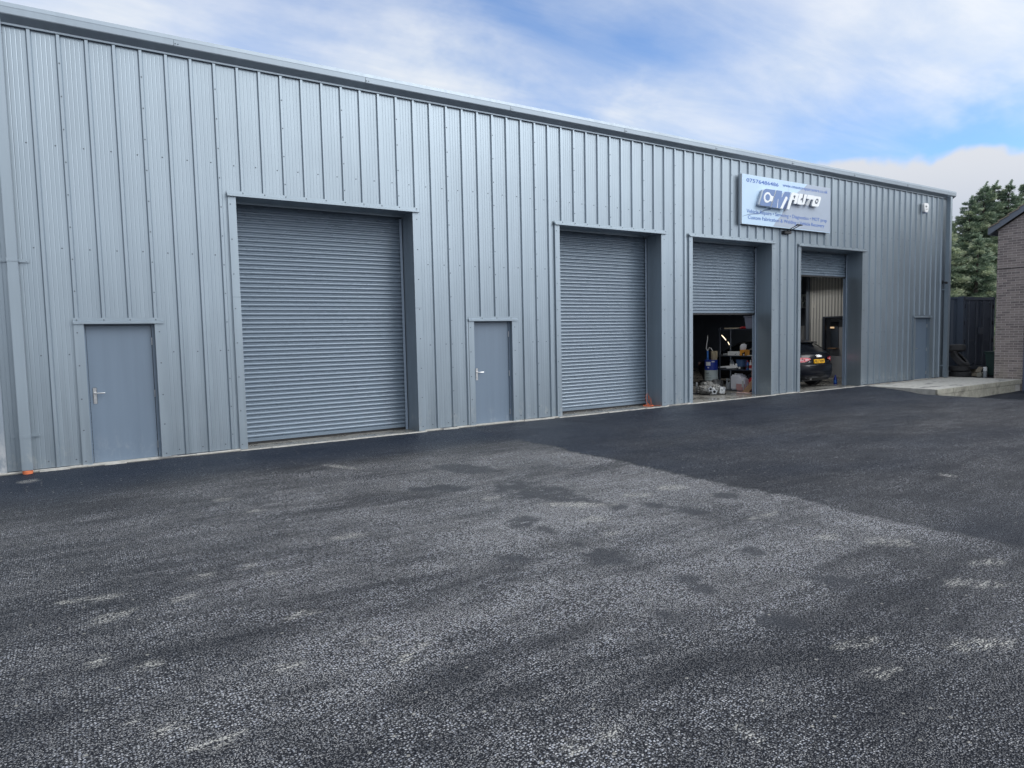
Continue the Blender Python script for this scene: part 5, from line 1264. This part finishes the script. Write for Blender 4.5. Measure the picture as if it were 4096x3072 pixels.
def clutter():
    m = MB(); m.box(26.50, -.55, .0, 27.6, -.35, .10); o = m.build('plank', 'timber', loc=(27.0, -.45, 0)); tag(o, 'weathered plank on the ground in front of the container', 'plank')
    m = MB(); m._add([(26.55, -.62, .14), (27.7, -.22, .24), (27.7, -.06, .24), (26.55, -.46, .14), (26.55, -.62, .17), (27.7, -.22, .27), (27.7, -.06, .27), (26.55, -.46, .17)], [(0, 1, 2, 3), (4, 5, 6, 7), (0, 1, 5, 4), (1, 2, 6, 5), (2, 3, 7, 6), (3, 0, 4, 7)])
    o = m.build('plank', 'timber', loc=(27.1, -.3, .1)); tag(o, 'sloping board lying over the clutter in front of the container', 'board')
    m = MB(); m.box(26.25, -.78, .0, 26.55, -.62, .14); o = m.build('concrete_block', 'kerb', loc=(26.4, -.7, 0), bevel=.01); tag(o, 'grey concrete block beside the white pipe', 'block')
    t = thing('waste_pipe', 'short white and grey plastic pipe standing beside the green bin', 'pipe', (26.12, -.93, 0))
    m = MB(); m.lathe([(.058, 0), (.058, .20), (.063, .20), (.063, .22)], (26.12, -.93, 0), 16); m.build('pipe_socket', 'greyplastic', t, smooth=True)
    m = MB(); m.lathe([(.060, .221), (.060, .34), (.048, .355)], (26.12, -.93, 0), 16); m.build('pipe_end', 'white', t, smooth=True)
    b = thing('wheelie_bin', 'dark green wheeled rubbish bin half hidden behind the brick corner', 'bin', (26.5, -1.05, 0))
    m = MB(); vs = []
    for z, g in ((.06, 0), (.82, .06)):
        for x, y in ((26.28 - g, -1.24 - g), (26.72 + g, -1.24 - g), (26.72 + g, -.92 + g), (26.28 - g, -.92 + g)): vs.append((x, y, z))
    m._add(vs, [(0, 1, 2, 3), (4, 5, 6, 7), (0, 1, 5, 4), (1, 2, 6, 5), (2, 3, 7, 6), (3, 0, 4, 7)]); m.build('bin_body', 'binplastic', b, bevel=.015)
    m = MB(); m.box(26.19, -1.32, .823, 26.81, -.82, .875); m.build('lid', 'binplastic', b, bevel=.02)
    for x in (26.30, 26.70):
        m = MB(); m.lathe([(.10, -.025), (.10, .025)], (x, -.90, .10), 16, (1, 0, 0)); m.build('wheel', 'rubber', b)
    t = thing('timber_pile', 'pile of pale offcuts on a stand behind the bin', 'timber pile', (27.9, -.75, 0))
    m = MB(); m.box(27.75, -.95, 0, 28.1, -.55, 1.0); m.build('stand', 'darksteel', t)
    for k in range(5):
        m = MB(); m.box(27.72 + .02 * (k % 3), -.97, 1.005 + .085 * k, 28.13 - .03 * (k % 2), -.52, 1.075 + .085 * k); m.build('offcut', 'timberpale', t, bevel=.006)
    m = MB(); m.tube([(29.05, -.45, 0), (29.05, -.45, 2.4)], .05, 8); m.lathe([(.06, 2.4), (.09, 2.44), (.05, 2.5)], (29.05, -.45, 0), 10); o = m.build('green_post', 'green', loc=(29.05, -.45, 0)); tag(o, 'dark green post in the gap between container and brick house', 'post')
MAT['timberpale'] = mat('pale_timber', (0.50, 0.46, 0.38), 0.8, var=0.25, nscale=8)
clutter()

# ------------------------------------------------------------------ brick house at the right
def house():
    t = thing('brick_house', 'brown brick house gable with grey bargeboard at the right edge', 'house', (30.0, -4.9, 0))
    X = 25.75; ya, yb = -1.34, -8.5; zb = 4.83; sl = .63; ym = (ya + yb) / 2; zr = zb + (ya - ym) * sl
    m = MB()
    poly = [(X, ya, -.5), (X, yb, -.5), (X, yb, zb), (X, ym, zr), (X, ya, zb)]
    vs = poly + [(X + 9, y, z) for _, y, z in poly]
    m._add(vs, [(0, 1, 2, 3, 4), (9, 8, 7, 6, 5), (0, 4, 9, 5), (1, 0, 5, 6), (2, 1, 6, 7)]); m.build('wall', 'brick', t)
    r = MB(); ov = .24
    for s, ye in ((1, ya + ov), (-1, yb - ov)):
        ze = zb + .16 - ov * sl + .06
        a = (X - .14, ye, ze); 
        n = 14
        for k in range(n):
            f0, f1 = k / n, (k + 1) / n
            y0 = ye + (ym - ye) * f0; y1 = ye + (ym - ye) * f1 + (ym - ye) * .012; z0 = ze + (zr + .22 - ze) * f0; z1 = ze + (zr + .22 - ze) * f1
            w = -.16 - .012 * random.random()
            r._add([(X + w, y0, z0 + .030), (X + 9.1, y0, z0 + .030), (X + 9.1, y1, z1 + .004), (X + w, y1, z1 + .004), (X + w, y0, z0 + .062), (X + 9.1, y0, z0 + .062), (X + 9.1, y1, z1 + .036), (X + w, y1, z1 + .036)],
                   [(3, 2, 1, 0), (4, 5, 6, 7), (0, 1, 5, 4), (1, 2, 6, 5), (2, 3, 7, 6), (3, 0, 4, 7)])
    r.build('roof', 'tile', t)
    b = MB()
    for s, ye in ((1, ya + ov), (-1, yb - ov)):
        ze = zb + .16 - ov * sl + .06; zt = zr + .22
        pts = [(ye, ze - .195), (ye, ze + .028), (ym, zt + .028), (ym, zt - .195)]
        b._add([(X - .14, y, z) for y, z in pts] + [(X - .105, y, z) for y, z in pts], [(0, 1, 2, 3), (7, 6, 5, 4), (0, 1, 5, 4), (1, 2, 6, 5), (2, 3, 7, 6), (3, 0, 4, 7)])
        b._add([(X - .105, y, z) for y, z in ((ye, ze - .03), (ym, zt - .03))] + [(X + .0, y, z) for y, z in ((ye, ze - .03), (ym, zt - .03))] + [(X - .105, ye, ze - .015), (X - .105, ym, zt - .015), (X, ye, ze - .015), (X, ym, zt - .015)], [(0, 1, 3, 2), (4, 5, 7, 6)])
    b.build('bargeboard', 'barge', t, fix=False)
    e = MB(); ye = ya + ov; ze = zb + .16 - ov * sl + .06
    e.box(X - .10, ye - .02, ze - .19, X + 9, ye, ze + .02); e.build('fascia', 'barge', t)
    c = MB(); c.tube([(X + .2, ya + .012, 3.60)] + [(X - .012, ya - .15 * k + .0, 3.588 - .005 * math.sin(k) - .0022 * k) for k in range(0, 40)], .011, 6); c.build('wall_cable', 'black', t)
    d = MB(); d.box(X - .05, -3.2, -.45, X - .004, -2.165, 1.75); do = d.build('door', 'doorblue', t, bevel=.008)
    f = MB(); f.box(X - .06, -3.28, -.45, X - .002, -3.203, 1.83); f.box(X - .06, -3.203, 1.753, X - .002, -2.166, 1.83); f.build('door_frame', 'barge', do)
    k = MB(); k.tube([(X - .05, -3.08, .62), (X - .10, -3.08, .62), (X - .10, -2.97, .62)], .011, 6); k.build('handle', 'steel', do)
MAT['doorblue'] = mat('house_door', (0.10, 0.12, 0.19), 0.45)
house()

# ------------------------------------------------------------------ conifers beyond the container
def conifer(x, y, h, r, seed, label, lean=.05, tint=0.0, nb=230, bare=None):
    t = thing('conifer_tree', label, 'tree', (x, y, -.3), 'conifers behind the container')
    tr = MB(); tr.tube([(x, y, -.3), (x + lean * h * .2, y, h * .5), (x + lean * h * .7, y, h * .93)], [.20, .11, .02], 8); tr.build('trunk', 'bark', t, smooth=True)
    g = np.random.default_rng(seed); P = []; D = []; L = []; W = []; T = []
    def sprays(p, d, l, w, tn): P.append(p); D.append(d); L.append(l); W.append(w); T.append(tn)
    for i in range(nb):
        f = (i + g.random()) / nb; f = f ** .92
        zz = h * f; rad = r * 1.12 * (1 - f) ** .62 * g.uniform(.60, 1.2) + .06
        a = g.uniform(0, 2 * math.pi); dh = np.array([math.cos(a), math.sin(a), 0.0]); sd_ = np.array([-dh[1], dh[0], 0.0])
        base = np.array([x + lean * h * .75 * f * f, y, zz * .96]); n = int(80 + rad * 280); clump = g.uniform(-.20, .22); rise = g.uniform(.10, .60)
        u = .10 + .90 * g.random(n) ** .8
        wide = rad * .30 * np.sin(np.clip(u, 0, 1) * math.pi * .92) + .03          # each branch is a flat, drooping spray
        v = g.normal(0, .55, n) * wide
        p = base + dh * (rad * u)[:, None] + sd_ * v[:, None]
        p[:, 2] += rad * (rise * u * .9 - .24 * u * u) - np.abs(v) * .35 + g.normal(0, .025 + .02 * rad, n)
        p[:, 0] += lean * rad * u * 1.6
        d = dh * g.uniform(.4, 1.0, n)[:, None] + sd_ * (np.sign(v) * g.uniform(.1, .9, n))[:, None]
        d[:, 2] += g.uniform(-.35, .40, n) + .25 * u; d[:, 0] += .25
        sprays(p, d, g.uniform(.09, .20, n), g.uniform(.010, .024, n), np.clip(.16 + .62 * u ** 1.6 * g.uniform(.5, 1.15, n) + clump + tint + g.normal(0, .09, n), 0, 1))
    n = 240; u = g.random(n); top = np.array([x + lean * h * .75, y, h * .94])     # wind-bent leader
    p = top + np.stack([.30 * u * u + g.normal(0, .05, n) * (1 - u), g.normal(0, .05, n) * (1 - u), .06 * h * u * .9], -1)
    sprays(p, np.stack([g.uniform(-.4, 1.0, n), g.uniform(-.6, .6, n), g.uniform(.1, .9, n)], -1), g.uniform(.10, .20, n) * (1.15 - u * .6), np.full(n, .014), np.clip(.5 + tint + g.uniform(-.2, .2, n), 0, 1))
    P = np.concatenate(P); D = np.concatenate(D); L = np.concatenate(L)[:, None]; W = np.concatenate(W)[:, None]; T = np.repeat(np.concatenate(T), 4)
    D /= np.linalg.norm(D, axis=1, keepdims=True); ref = g.normal(0, .75, D.shape) + np.array([0, 0, 1.0]); S = np.cross(D, ref); S /= np.linalg.norm(S, axis=1, keepdims=True) + 1e-6
    V = np.stack([P, P + D * L * .45 + S * W, P + D * L, P + D * L * .45 - S * W], 1).reshape(-1, 3)
    N = len(P)
    me = bpy.data.meshes.new('crown'); me.vertices.add(N * 4); me.loops.add(N * 4); me.polygons.add(N)
    me.vertices.foreach_set('co', (V - np.array(ORG[t.name])).reshape(-1).astype(np.float32)); me.loops.foreach_set('vertex_index', np.arange(N * 4, dtype=np.int32))
    me.polygons.foreach_set('loop_start', np.arange(N, dtype=np.int32) * 4); me.polygons.foreach_set('loop_total', np.full(N, 4, np.int32)); me.update()
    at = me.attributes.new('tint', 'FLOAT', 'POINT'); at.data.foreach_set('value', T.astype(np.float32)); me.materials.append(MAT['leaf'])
    o = bpy.data.objects.new('crown', me); COL.objects.link(o); o.parent = t
    if bare:
        s = MB(); s.tube([(x + bare[0], y + bare[1], bare[2]), (x + bare[0] + .06, y + bare[1], (bare[2] + bare[3]) / 2), (x + bare[0] + .42, y + bare[1], bare[3])], [.035, .025, .01], 6); s.build('bare_stem', 'deadwood', t)
TREES = [(41.0, 7.35, 8.1, 1.9, .0, 'dark conifer farthest left, half hidden by the workshop corner'), (41.9, 6.6, 9.0, 2.0, .0, 'dark conifer with a thin bent tip, second from the left'),
         (42.6, 6.2, 9.75, 2.0, -.03, 'tall conifer in the middle of the row, left of its bushy twin'), (43.6, 6.1, 9.9, 1.9, -.02, 'tall conifer with the leader bent hardest to the right'),
         (43.7, 5.45, 9.8, 1.9, -.05, 'dark conifer showing just above the lower end of the bargeboard'), (45.0, 5.2, 9.95, 1.7, -.04, 'conifer rising behind the house roof'), (45.9, 4.7, 10.2, 1.9, .02, 'tallest conifer at the right edge behind the roof'),
         (38.6, 6.3, 6.9, 2.0, .16, 'paler yellow green conifer with a bare stem, in front of the row'), (39.3, 5.0, 6.4, 1.8, .04, 'low bushy conifer in front, beside the brick wall'), (38.2, 7.6, 5.6, 2.0, .05, 'low conifer in front, beside the workshop corner')]
for i, (x, y, h, r, tint, lb) in enumerate(TREES): conifer(x, y, h, r, 40 + i, lb, tint=tint, bare=(-1.75, -.6, 4.1, 6.4) if i == 7 else None, nb=160 if i > 6 else 200)
